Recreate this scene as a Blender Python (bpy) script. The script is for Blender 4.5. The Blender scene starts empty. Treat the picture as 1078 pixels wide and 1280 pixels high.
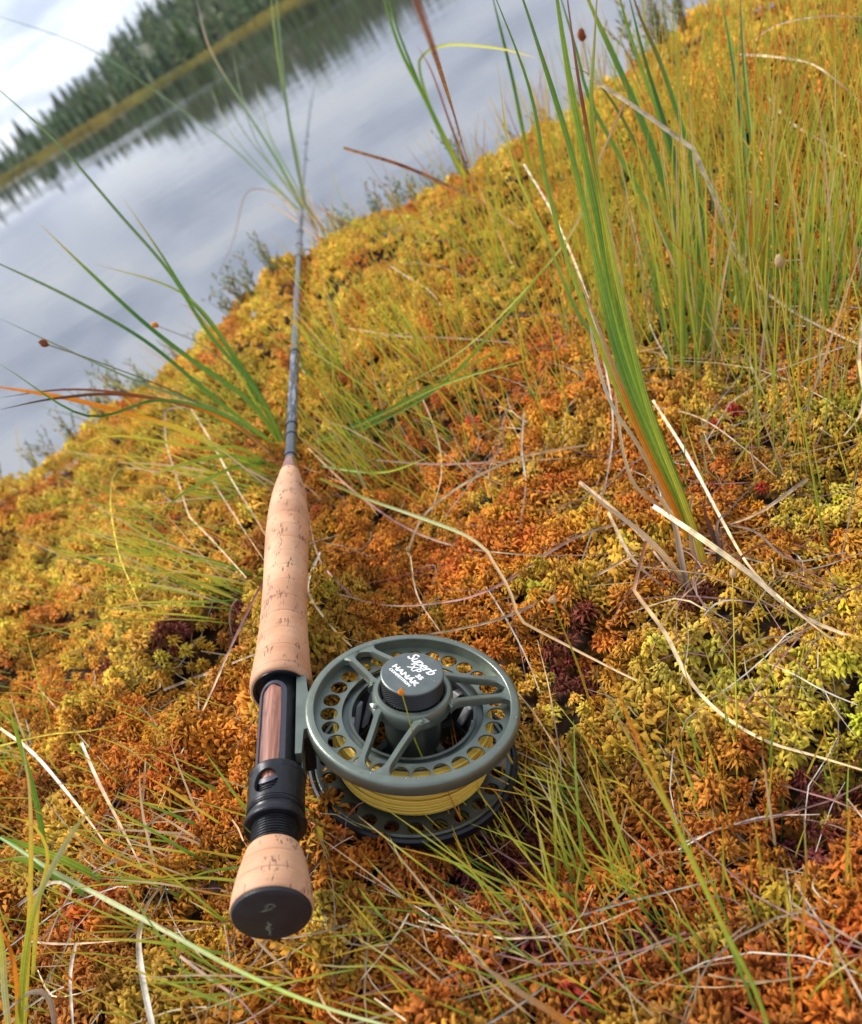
import bpy, bmesh, math, random
import numpy as np
from mathutils import Vector, Matrix

random.seed(7)
RNG = np.random.default_rng(7)
S = bpy.context.scene
COL = S.collection

# ------------------------------------------------------------------ camera
FPX, CX, CY = 1108.0, 539.0, 640.0          # focal length in pixels of the 1078x1280 photograph
PITCH, ROLL, CAMZ = math.radians(30), math.radians(32), 0.30
FWD = np.array([0, math.cos(PITCH), -math.sin(PITCH)])
UP0 = np.array([0, math.sin(PITCH), math.cos(PITCH)])
RT0 = np.array([1.0, 0, 0])
RT = math.cos(ROLL) * RT0 - math.sin(ROLL) * UP0
UPV = math.sin(ROLL) * RT0 + math.cos(ROLL) * UP0
CAM = np.array([0, 0, CAMZ])
cd = bpy.data.cameras.new('camera')
cam = bpy.data.objects.new('camera', cd)
COL.objects.link(cam)
M = Matrix(((RT[0], UPV[0], -FWD[0]), (RT[1], UPV[1], -FWD[1]), (RT[2], UPV[2], -FWD[2]))).to_4x4()
M.translation = Vector(CAM)
cam.matrix_world = M
cd.sensor_fit = 'VERTICAL'
cd.sensor_height = 24.0
cd.sensor_width = 24.0
cd.lens = 24.0 * FPX / 1280.0
cd.clip_start = 0.01
cd.clip_end = 3000
cd.dof.use_dof = True
cd.dof.focus_distance = 0.385
cd.dof.aperture_fstop = 8.5
S.camera = cam

# ------------------------------------------------------------------ sky, sun, exposure
SUN_EL, SUN_AZ = math.radians(52), math.radians(-35)     # azimuth measured from +Y towards +X
w = bpy.data.worlds.new('World')
S.world = w
w.use_nodes = True
nt = w.node_tree
nt.nodes.clear()
N = nt.nodes.new
L = nt.links.new
out = N('ShaderNodeOutputWorld')
bg = N('ShaderNodeBackground')
bg.inputs['Strength'].default_value = 0.10
sky = N('ShaderNodeTexSky')
sky.sky_type = 'NISHITA'
sky.sun_disc = False
sky.sun_elevation = SUN_EL
sky.sun_rotation = SUN_AZ
tc = N('ShaderNodeTexCoord')
sep = N('ShaderNodeSeparateXYZ')
L(tc.outputs['Generated'], sep.inputs[0])
# cloud layer: direction projected on a flat ceiling
zc = N('ShaderNodeMath'); zc.operation = 'MAXIMUM'; zc.inputs[1].default_value = 0.0
L(sep.outputs['Z'], zc.inputs[0])
za = N('ShaderNodeMath'); za.operation = 'ADD'; za.inputs[1].default_value = 0.16
L(zc.outputs[0], za.inputs[0])
dx = N('ShaderNodeMath'); dx.operation = 'DIVIDE'; L(sep.outputs['X'], dx.inputs[0]); L(za.outputs[0], dx.inputs[1])
dy = N('ShaderNodeMath'); dy.operation = 'DIVIDE'; L(sep.outputs['Y'], dy.inputs[0]); L(za.outputs[0], dy.inputs[1])
cmb = N('ShaderNodeCombineXYZ'); L(dx.outputs[0], cmb.inputs[0]); L(dy.outputs[0], cmb.inputs[1])
n1 = N('ShaderNodeTexNoise'); n1.inputs['Scale'].default_value = 1.5; n1.inputs['Detail'].default_value = 7; n1.inputs['Roughness'].default_value = 0.55
L(cmb.outputs[0], n1.inputs['Vector'])
r1 = N('ShaderNodeValToRGB')
r1.color_ramp.elements[0].position = 0.36; r1.color_ramp.elements[0].color = (5.0, 5.7, 7.3, 1)
r1.color_ramp.elements[1].position = 0.58; r1.color_ramp.elements[1].color = (9.0, 9.4, 10.3, 1)
e = r1.color_ramp.elements.new(0.48); e.color = (7.0, 7.7, 9.4, 1)
L(n1.outputs['Fac'], r1.inputs[0])
mixw = N('ShaderNodeMixRGB'); mixw.inputs[0].default_value = 0.88
L(sky.outputs[0], mixw.inputs[1]); L(r1.outputs[0], mixw.inputs[2])
L(mixw.outputs[0], bg.inputs['Color'])
L(bg.outputs[0], out.inputs[0])

sd = bpy.data.lights.new('sun', 'SUN')
sd.energy = 3.8
sd.angle = math.radians(9)
sd.color = (1.0, 0.95, 0.86)
so = bpy.data.objects.new('sun', sd)
COL.objects.link(so)
sdir = Vector((math.cos(SUN_EL) * math.sin(SUN_AZ), math.cos(SUN_EL) * math.cos(SUN_AZ), math.sin(SUN_EL)))
so.rotation_euler = sdir.to_track_quat('Z', 'Y').to_euler()

S.view_settings.view_transform = 'Standard'
S.view_settings.look = 'None'
S.view_settings.gamma = 1
S.view_settings.exposure = 0.42
S.view_settings.use_curve_mapping = False
S.render.engine = 'CYCLES'
S.cycles.max_bounces = 8
S.cycles.transparent_max_bounces = 8


# ------------------------------------------------------------------ object helpers
def link(o, parent=None):
    COL.objects.link(o)
    if parent is not None:
        o.parent = parent
    return o


def tag(o, label=None, cat=None, group=None, kind=None):
    if label: o['label'] = label
    if cat: o['category'] = cat
    if group: o['group'] = group
    if kind: o['kind'] = kind
    return o


def empty(name, loc=(0, 0, 0), mat=None):
    o = bpy.data.objects.new(name, None)
    o.empty_display_size = 0.02
    COL.objects.link(o)
    if mat is not None:
        o.matrix_world = mat
    else:
        o.location = loc
    return o


def mesh_np(name, verts, faces, mat, cols=None, smooth=True):
    """verts (N,3); faces (F,k) with one k; cols (N,3)"""
    me = bpy.data.meshes.new(name)
    verts = np.asarray(verts, dtype=np.float32)
    faces = np.asarray(faces, dtype=np.int32)
    k = faces.shape[1]
    me.vertices.add(len(verts))
    me.vertices.foreach_set('co', verts.ravel())
    me.loops.add(faces.size)
    me.loops.foreach_set('vertex_index', faces.ravel())
    me.polygons.add(len(faces))
    me.polygons.foreach_set('loop_start', np.arange(0, faces.size, k, dtype=np.int32))
    me.polygons.foreach_set('loop_total', np.full(len(faces), k, dtype=np.int32))
    if smooth:
        me.polygons.foreach_set('use_smooth', np.ones(len(faces), dtype=bool))
    me.update(calc_edges=True)
    me.validate()
    if cols is not None:
        a = me.color_attributes.new('Col', 'FLOAT_COLOR', 'POINT')
        c = np.ones((len(verts), 4), dtype=np.float32)
        c[:, :3] = cols
        a.data.foreach_set('color', c.ravel())
    if mat: me.materials.append(mat)
    return me


def obj_np(name, verts, faces, mat, cols=None, parent=None, smooth=True):
    return link(bpy.data.objects.new(name, mesh_np(name, verts, faces, mat, cols, smooth)), parent)


class MB:
    """collects quads / tris / n-gons in one mesh"""
    def __init__(s):
        s.v = []; s.f = []; s.c = []

    def add(s, vs, fs, col=None):
        b = len(s.v)
        s.v += [tuple(map(float, p)) for p in vs]
        s.f += [tuple(i + b for i in f) for f in fs]
        if col is None: col = (1, 1, 1)
        if len(col) == len(vs) and not isinstance(col[0], (int, float)):
            s.c += [tuple(c) for c in col]
        else:
            s.c += [tuple(col)] * len(vs)

    def build(s, name, mat, parent=None, smooth=True, auto=None, normals=True):
        me = bpy.data.meshes.new(name)
        me.from_pydata(s.v, [], s.f)
        if normals:
            bm = bmesh.new(); bm.from_mesh(me)
            bmesh.ops.recalc_face_normals(bm, faces=bm.faces)
            bm.to_mesh(me); bm.free()
        a = me.color_attributes.new('Col', 'FLOAT_COLOR', 'POINT')
        a.data.foreach_set('color', np.array([(c[0], c[1], c[2], 1) for c in s.c], dtype=np.float32).ravel())
        if smooth:
            me.polygons.foreach_set('use_smooth', [True] * len(me.polygons))
            if auto: me.set_sharp_from_angle(angle=math.radians(auto))
        me.materials.append(mat)
        return link(bpy.data.objects.new(name, me), parent)


# ------------------------------------------------------------------ material helpers
def lin(c):
    return tuple(((x / 12.92) if x <= 0.04045 else ((x + 0.055) / 1.055) ** 2.4) for x in c)


def mat_new(name):
    m = bpy.data.materials.new(name)
    m.use_nodes = True
    n = m.node_tree
    return m, n, n.nodes['Principled BSDF'], n.nodes.new, n.links.new


def mat_simple(name, col, rough=0.5, metal=0.0, spec=0.5, bump=0.0, bscale=800, var=0.0, vscale=60, coat=0):
    m, n, b, N, L = mat_new(name)
    b.inputs['Base Color'].default_value = (*col, 1)
    b.inputs['Roughness'].default_value = rough
    b.inputs['Metallic'].default_value = metal
    b.inputs['Specular IOR Level'].default_value = spec
    b.inputs['Coat Weight'].default_value = coat
    t = N('ShaderNodeTexCoord')
    if var > 0:
        x = N('ShaderNodeTexNoise'); x.inputs['Scale'].default_value = vscale; x.inputs['Detail'].default_value = 5
        L(t.outputs['Object'], x.inputs['Vector'])
        r = N('ShaderNodeValToRGB')
        r.color_ramp.elements[0].position = 0.3; r.color_ramp.elements[0].color = (*[c * (1 - var) for c in col], 1)
        r.color_ramp.elements[1].position = 0.7; r.color_ramp.elements[1].color = (*[min(1, c * (1 + var)) for c in col], 1)
        L(x.outputs['Fac'], r.inputs[0]); L(r.outputs[0], b.inputs['Base Color'])
        rr = N('ShaderNodeMapRange'); rr.inputs[3].default_value = max(0.02, rough - 0.1); rr.inputs[4].default_value = min(1, rough + 0.12)
        L(x.outputs['Fac'], rr.inputs[0]); L(rr.outputs[0], b.inputs['Roughness'])
    if bump > 0:
        x = N('ShaderNodeTexNoise'); x.inputs['Scale'].default_value = bscale; x.inputs['Detail'].default_value = 3
        L(t.outputs['Object'], x.inputs['Vector'])
        bp = N('ShaderNodeBump'); bp.inputs['Strength'].default_value = bump; bp.inputs['Distance'].default_value = 0.0003
        L(x.outputs['Fac'], bp.inputs['Height']); L(bp.outputs[0], b.inputs['Normal'])
    return m


def mat_leaf(name, rough=0.45, trans=0.25, nscale=300, stretch=None, dv=0.35, spec=0.4):
    """vertex-coloured plant tissue, partly translucent, with fibre variation"""
    m, n, b, N, L = mat_new(name)
    a = N('ShaderNodeAttribute'); a.attribute_name = 'Col'
    t = N('ShaderNodeTexCoord')
    x = N('ShaderNodeTexNoise'); x.inputs['Scale'].default_value = nscale; x.inputs['Detail'].default_value = 4
    L(t.outputs['Object'], x.inputs['Vector'])
    mr = N('ShaderNodeMapRange'); mr.inputs[1].default_value = 0.3; mr.inputs[2].default_value = 0.7
    mr.inputs[3].default_value = 1 - dv; mr.inputs[4].default_value = 1 + dv
    L(x.outputs['Fac'], mr.inputs[0])
    mx = N('ShaderNodeVectorMath'); mx.operation = 'SCALE'
    L(a.outputs['Color'], mx.inputs[0]); L(mr.outputs[0], mx.inputs['Scale'])
    L(mx.outputs[0], b.inputs['Base Color'])
    b.inputs['Roughness'].default_value = rough
    b.inputs['Specular IOR Level'].default_value = spec
    tr = N('ShaderNodeBsdfTranslucent'); L(mx.outputs[0], tr.inputs['Color'])
    ms = N('ShaderNodeMixShader'); ms.inputs[0].default_value = trans
    o = n.nodes['Material Output']
    L(b.outputs[0], ms.inputs[1]); L(tr.outputs[0], ms.inputs[2]); L(ms.outputs[0], o.inputs[0])
    return m


# ------------------------------------------------------------------ noise and terrain
def _hash(ix, iy, seed):
    h = (ix.astype(np.int64) * 374761393 + iy.astype(np.int64) * 668265263 + seed * 1442695041) & 0xffffffff
    h = ((h ^ (h >> 13)) * 1274126177) & 0xffffffff
    return ((h ^ (h >> 16)) & 0xffff) / 65535.0


def vn(x, y, sc, seed=0):
    x = np.asarray(x, float) / sc; y = np.asarray(y, float) / sc
    ix = np.floor(x); iy = np.floor(y); fx = x - ix; fy = y - iy
    fx = fx * fx * (3 - 2 * fx); fy = fy * fy * (3 - 2 * fy)
    a = _hash(ix, iy, seed); b = _hash(ix + 1, iy, seed); c = _hash(ix, iy + 1, seed); d = _hash(ix + 1, iy + 1, seed)
    return (a * (1 - fx) + b * fx) * (1 - fy) + (c * (1 - fx) + d * fx) * fy


def sst(a, b, x):
    t = np.clip((x - a) / (b - a), 0, 1)
    return t * t * (3 - 2 * t)


WATER_Z = -0.10


def edge_y(x):
    x = np.asarray(x, float)
    return 1.03 + 0.10 * (vn(x, 0, 0.45, 3) - 0.5) + 0.05 * (vn(x, 0, 0.13, 4) - 0.5) - 0.03 * np.clip(-x, 0, 1) + 0.13 * np.exp(-((x - 0.03) / 0.17) ** 2)


HOLES = [(-0.060, 0.243, 0.024, 0.030), (-0.025, 0.250, 0.010, 0.022), (-0.155, 0.435, 0.045, 0.026), (0.075, 0.265, 0.015, 0.016), (0.045, 0.19, 0.018, 0.014), (0.11, 0.335, 0.012, 0.014), (0.085, 0.205, 0.015, 0.012), (-0.02, 0.225, 0.01, 0.02)]


def terr(x, y):
    x = np.asarray(x, float); y = np.asarray(y, float)
    z = 0.004 + 0.062 * sst(0.30, 0.95, y) + 0.016 * sst(0.05, -0.30, x) * sst(0.6, 0.2, y)
    z = z + 0.036 * sst(-0.025, -0.105, x) * (1 - 0.5 * sst(-0.15, -0.32, x)) * sst(0.85, 0.5, y)
    z = z + 0.034 * (vn(x, y, 0.19, 1) - 0.5) + 0.018 * (vn(x, y, 0.075, 2) - 0.5) + 0.008 * (vn(x, y, 0.03, 5) - 0.5)
    z = z + 0.026 * np.exp(-((x - 0.03) / 0.19) ** 2) * sst(0.62, 1.0, y)
    z = z - 0.012 * np.exp(-((x - (-0.150 + 0.176 * y) - 0.002) / 0.016) ** 2) * sst(0.72, 0.86, y)
    for (hx, hy, hd, hr) in HOLES:
        z = z - hd * np.exp(-(((x - hx) ** 2 + (y - hy) ** 2) / (hr * hr)))
    # hummock on the right, hollow in the lower right
    z = z + 0.03 * np.exp(-(((x - 0.55) / 0.25) ** 2 + ((y - 0.62) / 0.25) ** 2))
    z = z - 0.020 * np.exp(-(((x - 0.06) / 0.06) ** 2 + ((y - 0.20) / 0.05) ** 2))
    d = y - (edge_y(x) - 0.13)
    z = z - np.where(d > 0, 2.6 * d * d, 0)
    return np.maximum(z, -0.5)


def ray(px, py):
    return FWD + RT * ((px - CX) / FPX) - UPV * ((py - CY) / FPX)


def at_depth(px, py, d):
    return CAM + ray(px, py) * d


_T = np.linspace(0.15, 2.2, 700)


def on_ground(px, py, h=0.0):
    """point where the view ray of a photograph pixel meets the moss (raised by h); returns point and depth"""
    v = ray(px, py)
    P = CAM[None] + v[None] * _T[:, None]
    below = P[:, 2] < terr(P[:, 0], P[:, 1]) + h
    i = int(np.argmax(below)) if below.any() else None
    if i is None or _T[i] > 1.45:
        return CAM + v * 1.12, 1.12
    return P[i], float(_T[i])


def proj(P):
    q = np.asarray(P, float) - CAM
    d = q @ FWD
    return CX + FPX * (q @ RT) / d, CY - FPX * (q @ UPV) / d, d


# ------------------------------------------------------------------ setting: moss bed, water, far shore
def grid_sheet(name, xs, ys, zf, mat, kind='structure', colf=None):
    X, Y = np.meshgrid(xs, ys)
    Z = zf(X, Y)
    v = np.stack([X.ravel(), Y.ravel(), Z.ravel()], 1)
    nx, ny = len(xs), len(ys)
    i = np.arange(nx * ny).reshape(ny, nx)
    f = np.stack([i[:-1, :-1].ravel(), i[:-1, 1:].ravel(), i[1:, 1:].ravel(), i[1:, :-1].ravel()], 1)
    o = obj_np(name, v, f, mat, None if colf is None else colf(v[:, 0], v[:, 1]))
    tag(o, kind=kind)
    return o


peat, n_, b_, N_, L_ = mat_new('peaty ground')
t_ = N_('ShaderNodeTexCoord'); x_ = N_('ShaderNodeTexNoise'); x_.inputs['Scale'].default_value = 90; x_.inputs['Detail'].default_value = 8
L_(t_.outputs['Object'], x_.inputs['Vector'])
r_ = N_('ShaderNodeValToRGB')
r_.color_ramp.elements[0].position = 0.35; r_.color_ramp.elements[0].color = (0.012, 0.006, 0.003, 1)
r_.color_ramp.elements[1].position = 0.7; r_.color_ramp.elements[1].color = (0.09, 0.04, 0.012, 1)
L_(x_.outputs['Fac'], r_.inputs[0]); L_(r_.outputs[0], b_.inputs['Base Color'])
b_.inputs['Roughness'].default_value = 0.9
bp_ = N_('ShaderNodeBump'); bp_.inputs['Distance'].default_value = 0.006; L_(x_.outputs['Fac'], bp_.inputs['Height']); L_(bp_.outputs[0], b_.inputs['Normal'])
gx = np.unique(np.concatenate([np.linspace(-6, -1.6, 30), np.linspace(-1.6, 2.0, 361), np.linspace(2.0, 6, 26)]))
gy = np.unique(np.concatenate([np.linspace(-4, -0.25, 25), np.linspace(-0.25, 1.7, 196)]))
grid_sheet('ground', gx, gy, lambda X, Y: terr(X, Y) - 0.016, peat)

# water
wm, n_, b_, N_, L_ = mat_new('lake water')
for nd in list(n_.nodes):
    if nd.type == 'BSDF_PRINCIPLED': n_.nodes.remove(nd)
o_ = n_.nodes['Material Output']
gl = N_('ShaderNodeBsdfGlossy'); gl.inputs['Color'].default_value = (0.97, 0.98, 1.0, 1); gl.inputs['Roughness'].default_value = 0.02
df = N_('ShaderNodeBsdfDiffuse'); df.inputs['Color'].default_value = (0.035, 0.03, 0.02, 1)
fr = N_('ShaderNodeFresnel'); fr.inputs['IOR'].default_value = 6.0
ms = N_('ShaderNodeMixShader')
t_ = N_('ShaderNodeTexCoord')
mp = N_('ShaderNodeMapping'); mp.inputs['Scale'].default_value = (0.8, 1.6, 1)
L_(t_.outputs['Object'], mp.inputs[0])
wa = N_('ShaderNodeTexNoise'); wa.inputs['Scale'].default_value = 5; wa.inputs['Detail'].default_value = 3
L_(mp.outputs[0], wa.inputs['Vector'])
# wind-ruffled streaks lying across the lake
mp2 = N_('ShaderNodeMapping'); mp2.inputs['Scale'].default_value = (0.012, 0.16, 1); mp2.inputs['Location'].default_value = (0.3, 0.55, 0)
L_(t_.outputs['Object'], mp2.inputs[0])
wb = N_('ShaderNodeTexNoise'); wb.inputs['Scale'].default_value = 1; wb.inputs['Detail'].default_value = 2
L_(mp2.outputs[0], wb.inputs['Vector'])
mr = N_('ShaderNodeMapRange'); mr.inputs[1].default_value = 0.5; mr.inputs[2].default_value = 0.66; mr.inputs[3].default_value = 0.02; mr.inputs[4].default_value = 0.22
L_(wb.outputs['Fac'], mr.inputs[0])
bp_ = N_('ShaderNodeBump'); bp_.inputs['Distance'].default_value = 0.02
L_(wa.outputs['Fac'], bp_.inputs['Height']); L_(mr.outputs[0], bp_.inputs['Strength'])
L_(bp_.outputs[0], gl.inputs['Normal']); L_(fr.outputs[0], ms.inputs[0]); L_(df.outputs[0], ms.inputs[1]); L_(gl.outputs[0], ms.inputs[2]); L_(ms.outputs[0], o_.inputs[0])
SHORE = 84.0
wv = np.array([(-500, -400, WATER_Z), (500, -400, WATER_Z), (500, SHORE + 14, WATER_Z), (-500, SHORE + 14, WATER_Z)])
tag(obj_np('water', wv, [(0, 1, 2, 3)], wm, smooth=False), kind='structure')


# ---- far shore: flat bog then a wooded hill
def hill_profile(az):
    return np.interp(az, [-60, -25, -14, -9, -4, 1, 8, 16, 30, 60], [0, 0, 0.4, 1.2, 4.5, 10, 14, 12, 10, 3])


def far_z(x, y):
    r = np.hypot(x, y); az = np.degrees(np.arctan2(x, y))
    z = -0.35 + 0.30 * sst(SHORE - 2, SHORE + 3, y) + 0.05 * sst(SHORE, SHORE + 20, y)
    return z + hill_profile(az) * sst(112, 280, r) + 0.3 * (vn(x, y, 9, 8) - 0.5) * sst(70, 90, r)


fm = mat_simple('forest floor', (0.05, 0.06, 0.02), 0.9, var=0.4, vscale=0.2)
fx = np.linspace(-500, 500, 120); fy = np.unique(np.concatenate([np.linspace(SHORE - 3, 120, 30), np.linspace(120, 700, 50)]))
grid_sheet('far_shore', fx, fy, far_z, fm)

leafmat = mat_leaf('plant tissue', 0.42, 0.28, 260)
farleaf = mat_leaf('conifer needles', 0.7, 0.1, 3, dv=0.3, spec=0.2)
bark = mat_simple('conifer bark', (0.11, 0.075, 0.05), 0.9, var=0.4, vscale=4)

# shore sedge (uncountable)
n = 15000
sx = RNG.uniform(-60, 80, n); sy = SHORE + 1 + np.abs(RNG.normal(0, 3.5, n)); hh = RNG.uniform(0.22, 0.55, n) * (0.8 + 0.5 * vn(sx, sy, 5, 21))
wd = RNG.uniform(0.05, 0.16, n); ang = RNG.uniform(0, math.pi, n)
z0 = far_z(sx, sy)
ca, sa = np.cos(ang) * wd, np.sin(ang) * wd
lx = RNG.normal(0, 0.12, n)
v = np.stack([np.stack([sx - ca, sy - sa, z0 - 0.05], 1), np.stack([sx + ca, sy + sa, z0 - 0.05], 1), np.stack([sx + lx, sy, z0 + hh], 1)], 1).reshape(-1, 3)
tcol = vn(sx, sy, 7, 22)[:, None]; tc2 = vn(sx, sy, 1.5, 23)[:, None]
cc = np.array([0.33, 0.23, 0.045]) * (1 - tcol) + np.array([0.22, 0.23, 0.05]) * tcol
cc = cc * (0.65 + 0.7 * tc2)
tag(obj_np('shore_sedge', v, np.arange(3 * n).reshape(n, 3), farleaf, np.repeat(cc, 3, 0), smooth=False),
    'band of golden sedge along the far shore of the lake', 'sedge', kind='stuff')


def conifer_data(seed, height, spread, nb, base=0.12):
    r = np.random.default_rng(seed)
    V = []; F = []; Cc = []
    for i in range(nb):
        t = base + (1 - base) * (i + r.random()) / nb
        rad = spread * (1 - t) ** 0.8 * r.uniform(0.55, 1.1) + 0.03 * height * 0.4
        a = r.uniform(0, 2 * math.pi)
        z = t * height
        dz = -rad * r.uniform(0.1, 0.6)
        wv_ = rad * r.uniform(0.22, 0.42)
        c, s = math.cos(a), math.sin(a)
        b = len(V)
        V += [(0, 0, z + 0.03 * height), (c * rad * 0.6 - s * wv_, s * rad * 0.6 + c * wv_, z + dz * 0.5), (c * rad, s * rad, z + dz), (c * rad * 0.6 + s * wv_, s * rad * 0.6 - c * wv_, z + dz * 0.5 - 0.04 * height)]
        F += [(b, b + 1, b + 2), (b, b + 2, b + 3)]
        g = r.uniform(0.6, 1.4)
        Cc += [(0.075 * g, 0.135 * g, 0.04 * g)] * 4
    # leader
    b = len(V)
    V += [(-0.02 * height, 0, 0.9 * height), (0.02 * height, 0.01, 0.9 * height), (0, 0, 1.04 * height)]
    F += [(b, b + 1, b + 2)]
    Cc += [(0.05, 0.1, 0.04)] * 3
    return np.array(V), np.array(F), np.array(Cc)


def trunk_mesh(height, r0):
    m = MB()
    k = 6
    vs = []
    for t, r in ((0, r0), (0.5, r0 * 0.6), (1.0, r0 * 0.08)):
        for j in range(k):
            a = 2 * math.pi * j / k
            vs.append((r * math.cos(a) + 0.01 * height * math.sin(3 * t), r * math.sin(a), t * height - 0.15))
    fs = [(i * k + j, i * k + (j + 1) % k, (i + 1) * k + (j + 1) % k, (i + 1) * k + j) for i in range(2) for j in range(k)]
    m.add(vs, fs)
    o = m.build('trunk', bark)
    me = o.data
    bpy.data.objects.remove(o)
    return me


crowns, trunks = [], []
for i in range(7):
    Hh = 1.0
    v, f, c = conifer_data(100 + i, 1.0, [0.2, 0.16, 0.24, 0.14, 0.18, 0.28, 0.22][i], 260, [0.08, 0.12, 0.05, 0.1, 0.2, 0.3, 0.05][i])
    hue = [(1, 1, 1), (0.8, 0.9, 0.9), (1.25, 1.15, 0.8), (0.7, 0.8, 0.85), (1.1, 1.2, 1.0), (1.3, 1.1, 0.8), (0.9, 1.0, 0.8)][i]
    crowns.append(mesh_np('crown', v, f, farleaf, c * np.array(hue), smooth=False))
    trunks.append(trunk_mesh(1.0, 0.018))

TREE_LABEL = ['small green conifer in the forest front behind the golden sedge across the lake',
              'taller spruce standing on the wooded hill across the lake']
r = random.Random(5)
cnt = 0
for i in range(150):
    az = -13 + 38 * (i + r.random() * 0.9) / 150
    front = i % 2 == 0
    if front:
        R_ = r.uniform(101, 122); h = r.uniform(1.8, 4.2) * (0.55 + 0.06 * max(0, min(10, az + 9)))
    else:
        R_ = r.uniform(200, 290); h = r.uniform(4.0, 7.0)
    x = R_ * math.sin(math.radians(az)); y = R_ * math.cos(math.radians(az))
    k = r.randrange(7)
    t = empty('conifer_tree', (x, y, float(far_z(x, y))))
    wsc = h * r.uniform(0.9, 1.5)
    t.scale = (wsc, wsc, h); t.rotation_euler.z = r.uniform(0, 6.28)
    tag(t, TREE_LABEL[0 if front else 1], 'tree', 'conifers of the forest front beyond the lake' if front else 'conifers on the hill beyond the lake')
    link(bpy.data.objects.new('crown', crowns[k]), t)
    link(bpy.data.objects.new('trunk', trunks[k]), t)

# the rest of the forest, too many to count
V = []; F = []; Cc = []; base = 0
simple = [conifer_data(300 + i, 1.0, [0.2, 0.26, 0.16][i], 46, 0.05) for i in range(3)]
rr = np.random.default_rng(11)
NT = 1900
for i in range(NT):
    az = rr.uniform(-60, 62) if i % 3 == 0 else rr.uniform(-16, 28)
    R_ = 106 + 220 * rr.random() ** 1.1
    h = (rr.uniform(1.8, 3.8) if R_ < 130 else rr.uniform(3.0, 6.5)) * min(1.1, max(.5, .55 + .055 * (az + 9)))
    x = R_ * math.sin(math.radians(az)); y = R_ * math.cos(math.radians(az))
    if y < SHORE + 14: continue
    v, f, c = simple[i % 3]
    a = rr.uniform(0, 6.28); ww = h * rr.uniform(0.9, 1.6)
    q = np.stack([(v[:, 0] * math.cos(a) - v[:, 1] * math.sin(a)) * ww + x, (v[:, 0] * math.sin(a) + v[:, 1] * math.cos(a)) * ww + y, v[:, 2] * h + float(far_z(x, y))], 1)
    V.append(q); F.append(f + base); base += len(v)
    g = rr.uniform(0.6, 1.3)
    Cc.append(c * g * np.array([rr.uniform(0.8, 1.5), 1, 0.9]))
tag(obj_np('forest', np.concatenate(V), np.concatenate(F), farleaf, np.concatenate(Cc), smooth=False),
    'dense green conifer forest covering the hill across the lake', 'forest', kind='stuff')

# ------------------------------------------------------------------ sphagnum moss
def head_template(kind, seed):
    """one moss head (unit radius): returns verts, faces(tri), tipfactor, species 0 = spiky, 1 = plump"""
    r = np.random.default_rng(seed)
    V = []; F = []; T = []
    slim = kind == 0 and seed % 10 < 4
    if slim: rings = [(14, 1.08, 0.04, -0.15), (10, 0.78, 0.30, 0.10), (6, 0.42, 0.50, 0.36)]
    elif kind == 0: rings = [(11, 0.95, 0.12, -0.12), (9, 0.68, 0.34, 0.12), (6, 0.36, 0.48, 0.38)]
    elif kind == 1: rings = [(9, 1.0, 0.08, -0.12), (6, 0.62, 0.32, 0.14), (3, 0.28, 0.48, 0.40)]
    else: rings = [(7, 1.0, 0.05, -0.1), (4, 0.5, 0.4, 0.3)]
    for (n, rad, z1, z0) in rings:
        for j in range(n):
            a = 2 * math.pi * (j + r.uniform(-0.3, 0.3)) / n + rad * 3
            R_ = rad * r.uniform(0.8, 1.12)
            c, s = math.cos(a), math.sin(a)
            wd_ = (0.068 if slim else 0.125 if kind == 0 else 0.135 if kind == 1 else 0.3) * r.uniform(0.8, 1.25)
            zt = z1 + r.uniform(-0.12, 0.12)
            pts = [(0.10, z0 + 0.12), (0.42 * R_ + 0.05, z0 + 0.36 * (1 - rad * 0.2) + 0.05), (0.8 * R_, zt + 0.12), (R_, zt - 0.10 * rad)]
            tw = r.uniform(-0.35, 0.35)
            if kind == 0:
                b = len(V)
                for k, (rr_, zz) in enumerate(pts[:3]):
                    ww_ = wd_ * (0.55, 1.0, 0.72)[k]
                    off = tw * rr_ * 0.3
                    for (dw, dz) in ((-ww_, 0), (0, ww_ * 0.75), (ww_, 0)):
                        V.append((c * rr_ - s * (dw + off), s * rr_ + c * (dw + off), zz + dz)); T.append((0.0, 0.55, 0.9)[k])
                off = tw * R_ * 0.3
                V.append((c * R_ - s * off, s * R_ + c * off, pts[3][1])); T.append(1.0)
                for k in range(2):
                    o = b + 3 * k
                    for q in range(2):
                        F += [(o + q, o + q + 1, o + q + 4), (o + q, o + q + 4, o + q + 3)]
                o = b + 6
                F += [(o, o + 1, b + 9), (o + 1, o + 2, b + 9)]
            elif kind == 1:
                b = len(V)
                r1_, z1_ = pts[1]; r1_ *= 1.15
                V += [(c * 0.08, s * 0.08, pts[0][1]), (c * r1_ - s * wd_, s * r1_ + c * wd_, z1_ - 0.05), (c * r1_, s * r1_, z1_ + wd_ * 0.7), (c * r1_ + s * wd_, s * r1_ - c * wd_, z1_ - 0.05), (c * R_, s * R_, pts[3][1])]
                T += [0, 0.6, 0.6, 0.6, 1.0]
                F += [(b, b + 2, b + 1), (b, b + 3, b + 2), (b + 1, b + 2, b + 4), (b + 2, b + 3, b + 4)]
            else:
                b = len(V)
                V += [(c * 0.05, s * 0.05, z0 + 0.2), (c * R_ * 0.6 - s * wd_, s * R_ * 0.6 + c * wd_, zt), (c * R_, s * R_, zt - 0.1), (c * R_ * 0.6 + s * wd_, s * R_ * 0.6 - c * wd_, zt)]
                T += [0, 0.6, 1, 0.6]
                F += [(b, b + 1, b + 2), (b, b + 2, b + 3)]
    return np.array(V), np.array(F), np.array(T)


TPL = [[head_template(k, 10 * k + s) for s in range(7)] for k in range(3)]

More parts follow.
